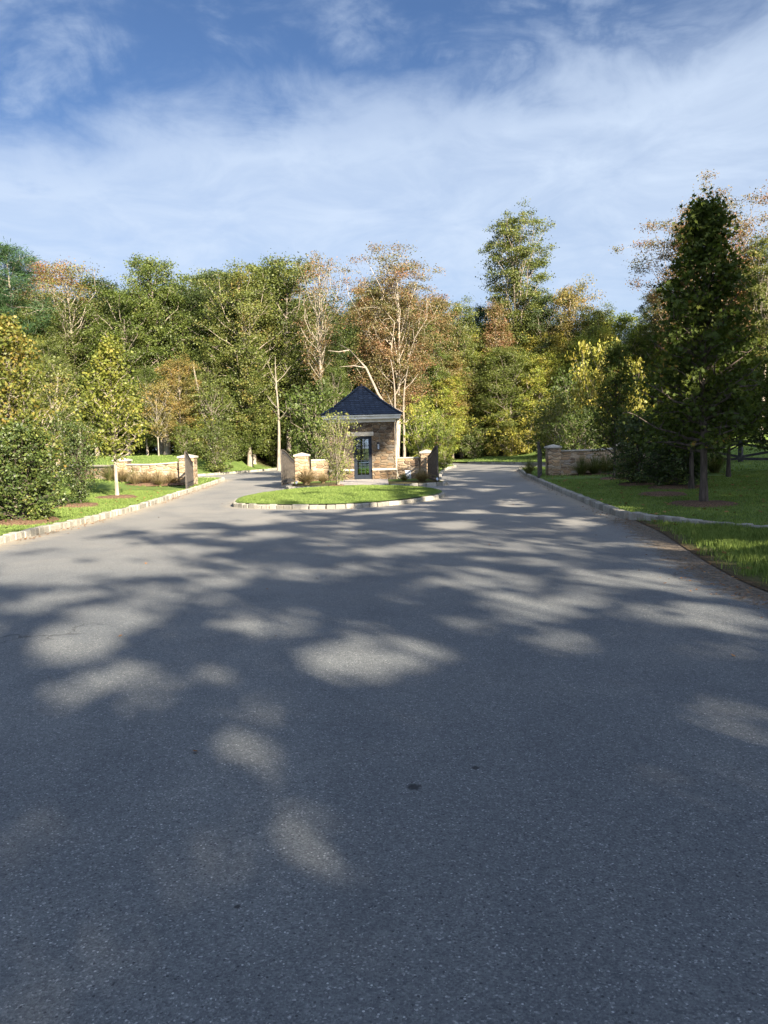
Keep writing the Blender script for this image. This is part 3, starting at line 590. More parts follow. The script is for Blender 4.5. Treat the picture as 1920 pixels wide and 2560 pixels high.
# ------------------------------------------------------------------ guardhouse
def guardhouse():
    g = empty('guardhouse', (-.90, 36.75, .10)); tag(g, 'small square stone guardhouse with steep dark blue slate pyramid roof', 'guardhouse')
    W, Hh, T = 1.46, 2.62, .2
    dx0, dx1, dt = -.40, .42, 1.98
    def shell(mb, z0, z1, w):
        # four walls butted at the corners, front and rear with the door opening
        for sy in (-1, 1):
            y = sy*(w-T/2)
            mb.box(((-w+dx0)/2, y, (z0+z1)/2), (dx0+w, T, z1-z0)); mb.box(((w+dx1)/2, y, (z0+z1)/2), (w-dx1, T, z1-z0))
            if z1 > dt: mb.box(((dx0+dx1)/2, y, (dt+z1)/2), (dx1-dx0, T, z1-dt))
        for sx in (-1, 1): mb.box((sx*(w-T/2), 0, (z0+z1)/2), (T, 2*w-2*T, z1-z0))
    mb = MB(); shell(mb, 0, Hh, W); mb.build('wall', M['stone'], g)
    # water table ledge and thicker plinth
    for sy in (-1, 1):
        for a, b in ((-W-.06, dx0), (dx1, W+.06)): MB().box(((a+b)/2, sy*(W+.03), .47), (b-a, .10, .09), 0, .008).build('sill_course', M['cap'], g)
    for sx in (-1, 1): MB().box((sx*(W+.03), 0, .47), (.10, 2*W-.06, .09), 0, .008).build('sill_course', M['cap'], g)
    for a, b in ((-W-.03, dx0-.001), (dx1+.001, W+.03)): MB().box(((a+b)/2, -W-.016, .21), (b-a, .028, .42)).build('plinth', M['stone'], g)
    mb = MB(); mb.box((.01, -W-.012, 2.075), (1.0, .06, .185), 0, .01)
    mb.build('lintel', M['cap'], g)
    mb = MB()
    mb.box((-.60, -W-.010, 2.08), (.12, .05, .2), 0, .01); mb.build('keystone', M['cap'], g)
    # fascia, frieze, soffit
    E = 1.72
    def frame(mb, e, t, z0, z1):
        for s in (-1, 1): mb.box((0, s*(e-t/2), (z0+z1)/2), (2*e, t, z1-z0)); mb.box((s*(e-t/2), 0, (z0+z1)/2), (t, 2*e-2*t, z1-z0))
    mb = MB(); frame(mb, E, .04, 2.74, 2.90); frame(mb, W+.05, .045, 2.60, 2.733); mb.box((0, 0, 2.738), (2*E-.09, 2*E-.09, .008)); mb.build('fascia', M['trim'], g)
    mb = MB(); frame(mb, E+.06, .056, 2.865, 2.935); mb.build('gutter', M['trim'], g)
    # bell-cast slate roof, courses laid as real steps
    mb = MB(); z0, zt, e0 = 2.93, 4.28, E+.08; n = 17
    def half(t): return e0*(1-t)*(.91+.09*(1-t)**3)+.09*t
    for i in range(n):
        t0, t1 = i/n, (i+1)/n; a, b = half(t0), half(t1); h0, h1 = z0+(zt-z0)*t0, z0+(zt-z0)*t1+.012
        V = [(-a, -a, h0), (a, -a, h0), (a, a, h0), (-a, a, h0), (-a, -a, h0+.018), (a, -a, h0+.018), (a, a, h0+.018), (-a, a, h0+.018), (-b, -b, h1), (b, -b, h1), (b, b, h1), (-b, b, h1)]
        mb.add(V, [(k, (k+1) % 4, 4+(k+1) % 4, 4+k) for k in range(4)]+[(4+k, 4+(k+1) % 4, 8+(k+1) % 4, 8+k) for k in range(4)])
    mb.box((0, 0, 2.925), (2*e0-.02, 2*e0-.02, .012))
    rf = mb.build('roof', M['slate'], g)
    for sx, sy in ((-1, -1), (1, -1), (1, 1), (-1, 1)):
        mb = MB()
        for i in range(n):
            t0, t1 = i/n, (i+1)/n; a, b = half(t0)+.01, half(t1)+.01
            mb.bar((sx*a, sy*a, z0+(zt-z0)*t0+.035), (sx*b, sy*b, z0+(zt-z0)*t1+.035), .11, .03)
        mb.build('hip_ridge', M['slate'], rf)
    mb = MB(); mb.add([(-.22, -.22, zt-.10), (.22, -.22, zt-.10), (.22, .22, zt-.10), (-.22, .22, zt-.10), (0, 0, zt+.09)], [(0, 1, 4), (1, 2, 4), (2, 3, 4), (3, 0, 4)]); mb.tube([(0, 0, zt), (0, 0, zt+.10), (0, 0, zt+.16)], [.05, .045, .01], 8)
    mb.build('roof_cap', simple('copper_cap', (.07, .05, .045), (.16, .10, .075), 8, .5), rf)
    # doors, front and rear
    for sy, nm in ((-1, 'door'), (1, 'door')):
        y = sy*(W-.09); x0, x1 = dx0, dx1
        d = MB()
        for x in (x0+.045, x1-.045): d.box((x, y, dt/2), (.09, .09, dt))
        d.box(((x0+x1)/2, y, dt-.045), (x1-x0-.18, .09, .09)); d.box(((x0+x1)/2, y, .12), (x1-x0-.18, .07, .24))
        for x in (x0+.12, x1-.12): d.box((x, y, 1.065), (.06, .06, 1.65))
        d.box(((x0+x1)/2, y, 1.875), (x1-x0-.30, .06, .03))
        dd = d.build(nm, M['door'], g)
        mu = MB(); gx0, gx1, gz0, gz1 = x0+.15, x1-.15, .24, 1.86
        for k in (1, 2): mu.box((gx0+(gx1-gx0)*k/3, y, (gz0+gz1)/2), (.022, .04, gz1-gz0))
        for k in range(1, 5): mu.box(((gx0+gx1)/2, y, gz0+(gz1-gz0)*k/5), (gx1-gx0, .036, .022))
        mu.build('muntin', M['door'], dd)
        MB().box(((gx0+gx1)/2, y, (gz0+gz1)/2), (gx1-gx0, .008, gz1-gz0)).build('pane', M['glass'], dd)
        h = MB(); h.tube([(x1-.12, y+sy*.03, .98), (x1-.12, y+sy*.08, .98)], [.014, .014], 6); h.bar((x1-.12, y+sy*.08, .98), (x1-.24, y+sy*.08, .98), .02, .02); h.build('handle', M['iron'], dd)
    MB().box((.01, -W+.06, .012), (.8, .36, .05)).build('threshold', M['cap'], g)
    # lantern on the wall, small camera dome over the lintel, downspout
    l = MB(); z = 1.52; x = .72; y = -W
    l.box((x, y-.02, z+.02), (.10, .04, .26), 0, .01); l.tube([(x, y-.04, z+.16), (x, y-.12, z+.20), (x, y-.17, z+.16)], [.012, .012, .012], 6)
    l.tube([(x, y-.17, z+.20), (x, y-.17, z+.17), (x, y-.17, z+.10)], [.012, .03, .10], 8)
    for a in range(4): q = a*math.pi/2+.785; l.bar((x+.085*math.cos(q), y-.17+.085*math.sin(q), z+.10), (x+.06*math.cos(q), y-.17+.06*math.sin(q), z-.14), .014, .014)
    l.box((x, y-.17, z-.15), (.10, .10, .02)); l.tube([(x, y-.17, z-.16), (x, y-.17, z-.21)], [.02, .004], 6)
    la = l.build('wall_lantern', M['iron'], g)
    MB().tube([(x, y-.17, z+.09), (x, y-.17, z-.13)], [.055, .04], 8).build('lamp_glass', M['metalbox'], la)
    MB().tube([(-.28, y-.0, 2.30), (-.28, y-.06, 2.30), (-.28, y-.11, 2.28)], [.05, .05, .025], 8).build('camera_dome', M['iron'], g)
    MB().tube([(W+.13, -W+.12, 2.86), (W+.13, -W+.12, 2.70), (W+.055, -W+.10, 2.50), (W+.055, -W+.10, .6), (W+.10, -W+.10, .10), (W+.22, -W+.06, .04)], [.034]*6, 8).build('downspout', M['cap'], g)
    # the floor inside
    MB().box((0, 0, .02), (2*W-2*T, 2*W-2*T, .04)).build('floor_slab', M['flag'], g)
guardhouse()

# ------------------------------------------------------------------ pillars, walls, gates
def pillar(x, y, z, w, h, label, rz=0):
    p = empty('stone_pillar', (x, y, z), rz); tag(p, label, 'pillar', 'stone pillars of the entrance')
    MB().box((0, 0, h/2-.05), (w, w, h+.1), 0, .012).build('shaft', M['wallstone'], p)
    c = MB(); q = w/2+.05; zz = h
    c.add([(-q, -q, zz), (q, -q, zz), (q, q, zz), (-q, q, zz), (-q, -q, zz+.07), (q, -q, zz+.07), (q, q, zz+.07), (-q, q, zz+.07), (0, 0, zz+.17)],
          [(3, 2, 1, 0), (0, 1, 5, 4), (1, 2, 6, 5), (2, 3, 7, 6), (3, 0, 4, 7), (4, 5, 8), (5, 6, 8), (6, 7, 8), (7, 4, 8)])
    c.build('cap', M['cap'], p); return p
PL = [(-8.62, 34.6, .62, 1.30), (-13.4, 40.5, .62, 1.0), (-18.8, 45.2, .64, .75)]
pillar(-8.62, 34.6, .12, .66, 1.19, 'stone pillar behind the tall dark gate leaf at far left of the drive')
pillar(-3.60, 34.9, .10, .60, 1.15, 'stone pillar left of the guardhouse beside a gate leaf')
pillar(2.00, 35.3, .10, .60, 1.15, 'stone pillar right of the guardhouse with a gate shadow across it')
pillar(7.72, 35.4, .12, .58, 1.22, 'shaded stone pillar at the right side of the right hand drive')
pillar(-11.75, 35.3, .12, .60, 1.10, 'stone pillar in the left wall half hidden by young tree')
pillar(-18.2, 43.6, float(H(-18.2, 43.6))-.35, .66, 1.15, 'stone pillar at the far left seen between two hollies')
pillar(11.1, 36.6, .12, .60, 1.24, 'stone pillar in the right wall behind shaded trees')
def wall_run(pts, hs, zs, label, name='stone_wall', th=.36):
    o = empty(name, (0, 0, 0)); tag(o, label, 'wall', 'stone walls of the entrance'); b = MB(); c = MB(); L = smooth_line(pts, step=.5); n = len(L)
    for i in range(n-1):
        u = (i+.5)/(n-1); (x1, y1), (x2, y2) = L[i], L[i+1]; an = math.atan2(y2-y1, x2-x1); l = math.dist(L[i], L[i+1])
        h = np.interp(u, np.linspace(0, 1, len(hs)), hs); z = np.interp(u, np.linspace(0, 1, len(zs)), zs)
        nx_, ny_ = -math.sin(an)*th/2, math.cos(an)*th/2
    V = []; C = []; rg = random.Random(7)
    for i in range(n):
        j = max(0, min(i, n-2)); an = math.atan2(L[j+1][1]-L[j][1], L[j+1][0]-L[j][0]); u = i/(n-1)
        h = np.interp(u, np.linspace(0, 1, len(hs)), hs); z = np.interp(u, np.linspace(0, 1, len(zs)), zs)
        for arr, t2, za, zb in ((V, th/2, z-.4, h), (C, th/2+.05, h, h+.06+rg.uniform(-.006, .01))):
            a_, b_ = -math.sin(an)*t2, math.cos(an)*t2; x, y = L[i]
            arr += [(x-a_, y-b_, za), (x+a_, y+b_, za), (x+a_, y+b_, zb), (x-a_, y-b_, zb)]
    F = [(i*4+k, i*4+(k+1) % 4, (i+1)*4+(k+1) % 4, (i+1)*4+k) for i in range(n-1) for k in range(4)]+[(3, 2, 1, 0), tuple((n-1)*4+k for k in range(4))]
    MB().add(V, F).build('stonework', M['wallstone'], o); MB().add(C, F).build('coping', M['cap'], o)
wall_run([(-8.97, 34.7), (-10.2, 34.75), (-11.43, 35.2)], [1.10, 1.02, 1.04], [.1, .1, .1], 'low curved stone wall left of the far left gate, tan grasses before it')
wall_run([(-12.08, 35.5), (-14.8, 38.4), (-17.9, 43.2)], [1.0, .98, 1.0], [.1, .2, .3], 'low stone wall between two pillars behind the left hand hollies')
wall_run([(-18.6, 43.9), (-22, 46.5), (-28, 52)], [1.0, 1.0, 1.1], [.3, .4, .8], 'low stone wall running off the left edge of the photo')
wall_run([(-3.28, 35.5), (-2.38, 35.7)], [1.03, 1.03], [.1, .1], 'short stone wing wall between left pillar and guardhouse')
wall_run([(.58, 35.8), (1.68, 35.6)], [1.03, 1.03], [.1, .1], 'short stone wing wall between guardhouse and right pillar')
wall_run([(8.02, 35.5), (9.4, 35.7), (10.78, 36.4)], [1.18, 1.18, 1.22], [.1, .1, .1], 'curved stone wall in shade right of the right hand drive')
wall_run([(11.42, 36.9), (13.2, 38.8), (15.0, 41.4)], [1.25, 1.3, 1.45], [.1, .2, .5], 'stone wall behind the shaded trees at the right')
def gate(fx, fy, hx, hy, z, label, lo=1.02, hi=1.46):
    L = math.dist((fx, fy), (hx, hy)); an = math.atan2(fy-hy, fx-hx); g = empty('gate_leaf', (hx, hy, z), an); tag(g, label, 'gate', 'open gate leaves of the entrance')
    top = lambda u: lo+(hi-lo)*float(sm(u*1.05)); f = MB()
    f.box((.03, 0, (lo+.02)/2), (.06, .055, lo-.02), 0); f.box((L-.03, 0, hi/2), (.06, .055, hi))
    f.box((L/2, 0, .06), (L-.12, .05, .08)); f.box((L/2, 0, .26), (L-.12, .05, .05)); n = 18
    for i in range(n):
        u0, u1 = i/n, (i+1)/n
        f.bar((u0*L, 0, top(u0)), (u1*L, 0, top(u1)), .055, .05); f.bar((max(u0*L, .06), 0, top(u0)-.17), (min(u1*L, L-.06), 0, top(u1)-.17), .045, .035)
    f.build('frame', M['gate'], g)
    p = MB(); k = int((L-.12)/.095); 
    for i in range(k):
        x = .06+(L-.12)*(i+.5)/k; h = top(x/L)-.19; p.box((x, 0, (.285+h)/2), (.058, .026, h-.285))
    p.build('board_panel', M['gate'], g)
    r = MB()
    for i in range(int(L/.15)):
        x = .10+(L-.2)*(i+.5)/int(L/.15); r.ring((x, 0, top(x/L)-.087), .050, .010, (0, 1, 0))
    r.build('ring_row', M['iron'], g); r = MB()
    for i in range(int(L/.13)): r.ring((.08+(L-.16)*(i+.5)/int(L/.13), 0, .168), .048, .010, (0, 1, 0))
    r.build('ring_row', M['iron'], g)
    MB().box((L-.04, .04, .16), (.02, .02, .44)).build('drop_bolt', M['iron'], g)
    for zz in (.16, lo-.25): MB().bar((-.16, 0, zz), (.03, 0, zz), .03, .05).build('hinge', M['iron'], g)
gate(-7.78, 30.8, -8.25, 33.9, .10, 'dark grey gate leaf standing open before the pillar at far left')
gate(-4.10, 31.6, -3.92, 34.75, .10, 'brown boarded gate leaf standing open left of the guardhouse')
gate(2.22, 31.6, 2.02, 34.85, .10, 'dark slatted gate leaf standing open right of the guardhouse')
gate(6.42, 32.3, 7.15, 35.2, .10, 'dark gate leaf seen edge-on beside the shaded right pillar', 1.05, 1.52)
def utility_box():
    o = empty('utility_box', (1.12, 35.1, .1)); tag(o, 'small pale grey metal box on the ground before the right wing wall', 'utility box')
    MB().box((0, 0, .19), (.26, .18, .36), 0, .015).build('body', M['metalbox'], o); MB().box((0, 0, .385), (.30, .22, .03), 0, .008).build('lid', M['metalbox'], o)
    MB().box((.07, -.098, .2), (.02, .014, .08)).build('latch', M['iron'], o)
utility_box()
def spotlight(x, y, label):
    o = empty('ground_light', (x, y, .13)); tag(o, label, 'garden light', 'small lights by the gates')
    MB().tube([(0, 0, -.05), (0, 0, .08)], [.012, .012], 6).build('stake', M['iron'], o)
    MB().tube([(0, -.05, .10), (0, .0, .11), (0, .09, .14)], [.03, .05, .045], 8).build('lamp_head', M['metalbox'], o)
spotlight(2.15, 31.0, 'small pale ground light on kerb under the slatted gate right of the guardhouse')
spotlight(-3.45, 31.0, 'small pale ground light on kerb by the brown gate left of the guardhouse')
def fence():
    o = empty('rail_fence', (0, 0, 0)); tag(o, 'black post and crossed rail fence on the rising lawn at the right edge', 'fence')
    P = [(15.2, 40.6), (17.5, 38.2), (20.1, 36.0), (22.9, 34.0)]
    for i, (x, y) in enumerate(P):
        z = float(H(x, y)); MB().box((x, y, z+.5), (.19, .19, 1.2), .7, .012).build('post', M['fence'], o)
    for a, b in zip(P[:-1], P[1:]):
        za, zb = float(H(*a)), float(H(*b)); an = math.atan2(b[1]-a[1], b[0]-a[0]); ox, oy = math.sin(an)*.115, -math.cos(an)*.115
        r = MB(); r.bar((a[0]+ox, a[1]+oy, za+1.0), (b[0]+ox, b[1]+oy, zb+1.0), .04, .14); r.bar((a[0]+ox, a[1]+oy, za+.15), (b[0]+ox, b[1]+oy, zb+.15), .04, .13)
        r.build('rail', M['fence'], o)
        r = MB(); r.bar((a[0]+ox*.6, a[1]+oy*.6, za+.24), (b[0]+ox*.6, b[1]+oy*.6, zb+.9), .03, .12); r.bar((a[0]+ox*.2, a[1]+oy*.2, za+.9), (b[0]+ox*.2, b[1]+oy*.2, zb+.24), .03, .12)
        r.build('cross_brace', M['fence'], o)
fence()
# mulch rings
def mulch(x, y, r, mat='mulch', sq=1.0):
    rg = random.Random(int(x*100+y)); n = 22; V = [(0, 0, .075)]; F = []
    for k, (f, zz) in enumerate(((.35, .07), (.75, .05), (1.0, -.03))):
        for i in range(n): a = 6.283*i/n; q = r*f*(1+.1*math.sin(3*a+x)+rg.uniform(-.05, .05)); V.append((q*math.cos(a), q*math.sin(a)*sq, zz+rg.uniform(-.012, .012)))
    F += [(0, 1+i, 1+(i+1) % n) for i in range(n)]
    for k in range(2): F += [(1+k*n+i, 1+(k+1)*n+i, 1+(k+1)*n+(i+1) % n, 1+k*n+(i+1) % n) for i in range(n)]
    o = MB().add(V, F).build('mulch', M[mat], None, True, (x, y, float(H(x, y))+.012)); tag(o, kind='structure')
for a in ((7.22, 17.55, .8), (-8.85, 25.9, .75), (9.0, 30.3, .7), (7.5, 20.95, .7), (8.95, 23.9, .95), (8.5, 25.9, .8), (-8.65, 22.2, .6), (-1.67, 28.2, .35), (-8.05, 17.35, .85)): mulch(*a)
mulch(10.0, 34.8, 1.9, 'mulch', .45); mulch(-10.5, 33.8, 1.9, 'mulch', .4)

# ------------------------------------------------------------------ ornamental grasses
def tuft_mesh(name, seed, h, r, n, mat, wd=.012, plume=True):
    rng = np.random.default_rng(seed); V = []; F = []
    for i in range(n):
        a = rng.uniform(0, 6.283); q = rng.uniform(0, 1)**.6; hh = h*rng.uniform(.6, 1.1)*(1.05-.45*q); b = np.array([math.cos(a), math.sin(a), 0]); s = np.array([-math.sin(a+rng.normal()*.8), math.cos(a), 0])
        p0 = b*rng.uniform(0, .14)*r; k = len(V); m = 5
        for j in range(m+1):
            t = j/m; p = p0+b*r*q*(t**1.6)*1.05+np.array([0, 0, hh*(t-.32*q*t*t*t)]); ww = wd*(1-t*.75)*(1 if not (plume and t > .7) else 1.9)
            V += [tuple(p-s*ww/2), tuple(p+s*ww/2)]
        F += [(k+2*j, k+2*j+1, k+2*j+3, k+2*j+2) for j in range(m)]
    return MB().add(V, F).mesh(name, mat)
TA = [tuft_mesh('tuft_blades', 10+i, 1.0, .62, 900, M['tan'], .015) for i in range(2)]
TG = [tuft_mesh('tuft_blades', 20+i, 1.0, .75, 620, M['tussock']) for i in range(2)]
def tuft(x, y, h, k, label, group, green=False, ws=1):
    o = empty('ornamental_grass', (x, y, float(H(x, y))-.02), k*1.3, (h*ws, h*ws, h)); tag(o, label, 'ornamental grass', group); link('blades', (TG if green else TA)[k % 2], o)
gl = 'tan ornamental grasses before the left wall'
for k, (x, y, h) in enumerate(((-9.2, 33.9, .95), (-9.75, 33.8, 1.0), (-10.3, 33.95, .92), (-10.85, 34.0, 1.0), (-11.4, 34.2, .95), (-12.1, 34.5, 1.0), (-9.5, 33.3, .8), (-10.6, 33.3, .82))):
    tuft(x, y, h*.84, k, 'clump in the row of tan feathery grass in front of the curved left wall', gl, k in (3, 5), .9)
tuft(-3.15, 32.0, .85, 0, 'tan fountain grass clump in front of the left pillar by the brown gate', None, ws=1.25)
tuft(-2.55, 33.1, .55, 1, 'smaller dry grass clump between left pillar and the many-stemmed shrub', None, ws=1.2)
tuft(1.6, 32.0, .62, 1, 'tan fountain grass clump beside the slatted gate right of guardhouse', None, ws=1.4)
tuft(.9, 33.6, .40, 0, 'low dry grass at the foot of the right wing wall', None, True, ws=1.4)
gr = 'dark grasses before the right wall'
for k, (x, y, h) in enumerate(((8.75, 34.4, .95), (9.35, 34.5, 1.05), (9.95, 34.8, 1.05), (10.5, 35.2, 1.0), (11.3, 35.6, .95))):
    tuft(x, y, h, k, 'clump in the row of dark shaded grass in front of the right curved wall', gr, True, 1.0)
tuft(6.95, 37.2, .85, 0, 'dark grass clump left of the shaded right pillar behind the edge-on gate', None, True)
tuft(14.1, 33.2, 1.15, 1, 'large round green grass mound on lawn left of the black fence', None, True, 1.3)
tuft(13.4, 36.4, 1.3, 0, 'pale topped grass mound behind the round grass mound near fence', None, False, 1.0)

# ------------------------------------------------------------------ trees: near, planted ones
hollyP = [grow('holly', 40+i, 2.4, .05, lambda t: .98*(1-t)**.5*min(1, .5+t*4)+.10, 80, (5, 66), .05, LM['holly'], M['darkbark'], 5, .14, 24, .080, 'oval', .05, 1, .9, .45) for i in range(2)]
hollyS = grow('holly_open', 43, 2.8, .12, ell(.85, 2.0, .25), 60, (15, 60), .045, LM['holly'], M['darkbark'], 4, .17, 22, .078, 'oval', .08, 1, .9, .35)
sweetP = grow('young_sweetgum', 50, 5.6, .30, cone(1.25), 70, (28, 58), .065, LM['sweet'], M['bark'], 5, .20, 22, .098, 'star', .06, 1, .8, .25)
orangeP = grow('young_tree_orange', 51, 5.4, .14, cone(1.7), 84, (25, 55), .08, LM['orange'], M['bark'], 5, .24, 22, .105, 'star', .06, 1, .8, .25)
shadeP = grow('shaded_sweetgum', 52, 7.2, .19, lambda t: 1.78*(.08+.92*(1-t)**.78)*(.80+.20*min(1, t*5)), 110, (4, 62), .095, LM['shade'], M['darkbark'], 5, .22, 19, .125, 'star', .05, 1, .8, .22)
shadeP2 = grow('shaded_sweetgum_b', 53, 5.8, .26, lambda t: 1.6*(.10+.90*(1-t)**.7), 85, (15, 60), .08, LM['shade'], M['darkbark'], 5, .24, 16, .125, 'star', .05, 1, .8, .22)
youngG = grow('young_green_tree', 54, 5.0, .28, ell(1.3, 2, .2), 46, (25, 62), .06, LM['olive'], M['pale'], 4, .26, 22, .12, 'quad', .08)
youngR = grow('young_russet_tree', 55, 5.0, .30, ell(1.35, 2, .3), 42, (30, 65), .05, LM['rust'], M['pale'], 4, .25, 18, .12, 'quad', .06)
stems = grow('many_stemmed_shrub', 56, 2.6, .14, ell(.72, 2.2, .3), 60, (45, 76), .026, leafmat('leaf_pale_olive', [(0, (.08, .105, .025)), (.5, (.165, .19, .05)), (1, (.30, .25, .09))], 2.5), M['bark'], 4, .14, 11, .066, 'oval', .10, 8, 1, .10)
limeS = grow('lime_shrub', 57, 4.2, .05, ell(1.2, 2.2, .4), 62, (20, 65), .05, LM['lime'], M['bark'], 4, .24, 24, .12, 'oval', .08, 2)
bushes = [grow('bush_green', 58, 2.6, .04, ell(1.3, 2.2, .5), 60, (10, 60), .04, LM['green'], M['bark'], 4, .24, 22, .11, 'oval', .06, 2),
          grow('bush_yellow', 59, 3.0, .04, ell(1.3, 2.2, .4), 52, (15, 62), .04, LM['yellow'], M['bark'], 4, .26, 22, .12, 'oval', .06, 2),
          grow('bush_olive', 60, 3.0, .04, ell(1.3, 2.2, .4), 52, (15, 62), .04, LM['olive'], M['bark'], 4, .26, 22, .12, 'oval', .06, 2)]
PT = plant_tree
PT(None, hollyP[0], -8.05, 17.35, 2.0, 2.4, .4, 'large dense holly bush nearest the camera at left edge', None, 'shrub', 1.10, name='holly_bush')
PT(None, hollyP[1], -9.8, 18.6, 2.05, 2.4, 2.1, 'holly bush cut by the left frame edge behind the nearest holly', None, 'shrub', 1.1, name='holly_bush')
PT(None, hollyS, -8.65, 22.2, 2.25, 2.8, 1.0, 'open small holly tree with yellowing leaves on left lawn by the kerb', None, 'shrub', .80, name='holly_bush')
PT(None, hollyS, -11.3, 26.6, 2.6, 2.8, 3.0, 'thin holly behind the small open holly on the left lawn', None, 'shrub', .9, name='holly_bush')
PT(None, sweetP, -8.85, 25.9, 5.15, 5.6, .3, 'slender young yellow-green tree in mulch ring before the left wall', None, wscale=1.02, name='young_tree')
PT(None, orangeP, -10.2, 21.6, 5.1, 5.4, 1.5, 'orange tinged young tree rising behind the hollies at the left edge', None, name='young_tree')
PT(None, youngG, -14.0, 33.5, 4.7, 5.0, 2, 'pale green young tree between two pillars of the left wall', None, name='young_tree')
PT(None, youngG, -16.6, 36.5, 4.9, 5.0, 4, 'olive young tree behind the orange tinged one at left', None, name='young_tree')
PT(None, youngR, -15.3, 53.5, 4.6, 5.0, 1, 'small russet leaved tree on the mound behind the left wall', None, name='young_tree')
PT(None, youngG, -12.0, 55.5, 5.6, 5.0, .6, 'yellow-green young tree on the far lawn left of the bare pale trunk', None, name='young_tree')
PT(None, youngG, -10.2, 60.5, 6.2, 5.0, 2.7, 'soft green young tree at wood edge left of the bare pale trunk', None, name='young_tree')
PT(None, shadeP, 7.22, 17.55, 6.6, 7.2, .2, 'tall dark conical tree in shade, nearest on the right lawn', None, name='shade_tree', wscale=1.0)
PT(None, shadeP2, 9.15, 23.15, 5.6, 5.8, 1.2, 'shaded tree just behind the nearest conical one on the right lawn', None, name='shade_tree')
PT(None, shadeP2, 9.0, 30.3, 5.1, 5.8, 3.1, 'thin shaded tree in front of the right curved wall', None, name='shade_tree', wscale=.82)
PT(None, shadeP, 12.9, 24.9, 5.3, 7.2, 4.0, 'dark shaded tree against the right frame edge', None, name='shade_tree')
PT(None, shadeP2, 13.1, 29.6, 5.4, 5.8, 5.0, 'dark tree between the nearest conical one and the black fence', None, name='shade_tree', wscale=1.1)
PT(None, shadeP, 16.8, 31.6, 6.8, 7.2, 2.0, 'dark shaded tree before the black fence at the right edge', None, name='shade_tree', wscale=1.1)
PT(None, hollyP[0], 8.5, 25.9, 2.2, 2.4, .8, 'dark holly bush in shade, left of the pair on the right lawn', None, 'shrub', name='holly_bush')
PT(None, hollyP[1], 8.98, 23.9, 2.45, 2.4, 2.8, 'dark holly bush in shade beside the nearest conical tree', None, 'shrub', name='holly_bush')
PT(None, hollyP[0], 11.6, 30.6, 2.4, 2.4, 4.8, 'dark holly bush in shade before the right wall pillar', None, 'shrub', name='holly_bush')
PT(None, stems, -1.62, 28.0, 2.45, 2.6, .5, 'slender many-stemmed shrub with thin pale leaves on island before the guardhouse', None, 'shrub', name='multi_stem_shrub', sh='crown', st='stems')
PT(None, limeS, 2.1, 43, 3.9, 4.2, .5, 'bright green leafy shrub behind the right wing wall of the guardhouse', None, 'shrub', .72, name='leafy_shrub')
PT(None, limeS, 3.6, 46.5, 3.3, 4.2, 2.5, 'lower bright green shrub right of the taller one behind the guardhouse', None, 'shrub', .75, name='leafy_shrub')
PT(None, bushes[0], -3.9, 45, 4.4, 2.6, 1.5, 'green leafy shrub behind the left pillar and guardhouse', None, 'shrub', wscale=.8, name='leafy_shrub')
for k, (X, Yt, d, b, lab) in enumerate(((468, 925, 52, 2, 'orange-green bush right of the far left gate'), (440, 905, 56, 1, 'yellow bush behind the far left gate pillar'), (405, 925, 55, 0, 'green bush on the lawn behind far left gate'), (505, 935, 60, 0, 'low green bush at wood edge beyond the left lawn'),
        (1255, 900, 46, 0, 'rounded green bush behind the right wall'), (1310, 890, 50, 2, 'olive bush behind the middle of the right wall'), (1210, 870, 56, 2, 'tall olive bush on far lawn left of the right pillar'), (1290, 760, 52, 1, 'yellow-green tree-like bush rising behind the right wall'), (1240, 820, 60, 0, 'sunlit green bush at the wood edge above the right pillar'),
        (1345, 800, 50, 1, 'yellowing bush just left of the dark shaded trees'), (1180, 890, 64, 0, 'green bush at wood edge beyond the far lawn'))):
    x, z = at(X, Yt, d); h0 = (2.6, 3.0, 3.0)[b]; hh = z-float(H(x, d))
    PT(None, bushes[b], x, d, hh, h0, k*1.7, lab, None, 'shrub', min(1., 3.6/hh) if hh > 4 else 1, name='bush')

# ------------------------------------------------------------------ the wood
FK = {}
def fk(name, *a, **k):
    FK[name] = (grow('wood_'+name, *a, **k), a[1])
kw = dict(nsec=5, clr=.60, nleaf=96, lsize=.155)
fk('green', 101, 16, .16, ell(3.1, 2.3, .3), 62, (5, 62), .21, LM['green'], M['bark'], **kw)
fk('green2', 102, 16, .12, ell(2.8, 2.6, .4), 64, (0, 55), .20, LM['green'], M['bark'], **kw)
fk('olive', 103, 16, .18, ell(3.2, 2.3, .2), 60, (5, 62), .20, LM['olive'], M['bark'], **kw)
fk('olive2', 104, 16, .12, ell(2.7, 2.4, .4), 60, (5, 60), .19, LM['olive'], M['bark'], **kw)
fk('dark', 105, 16, .10, ell(3.3, 2.6, .5), 66, (0, 55), .22, LM['dark'], M['darkbark'], **kw)
fk('dark2', 106, 16, .18, ell(3.0, 2.4, .3), 62, (5, 60), .20, LM['dark'], M['bark'], **kw)
fk('lime', 107, 12, .14, ell(2.5, 2.4, .35), 52, (10, 62), .15, LM['lime'], M['bark'], **kw)
fk('yellow', 108, 10, .10, ell(2.1, 2.4, .4), 48, (10, 62), .12, LM['yellow'], M['bark'], **kw)
fk('redtop', 109, 18, .22, ell(2.7, 2.2, .2), 54, (15, 68), .19, LM['redtop'], M['pale'], nsec=5, clr=.7, nleaf=60, lsize=.145)
fk('russet', 110, 14, .12, cone(2.5, .2), 52, (20, 66), .14, LM['red'], M['bark'], nsec=6, clr=.55, nleaf=76, lsize=.145)
fk('sparse', 111, 18, .42, vase(2.3), 40, (48, 74), .19, LM['red'], M['pale'], nsec=5, clr=.55, nleaf=24, lsize=.13)
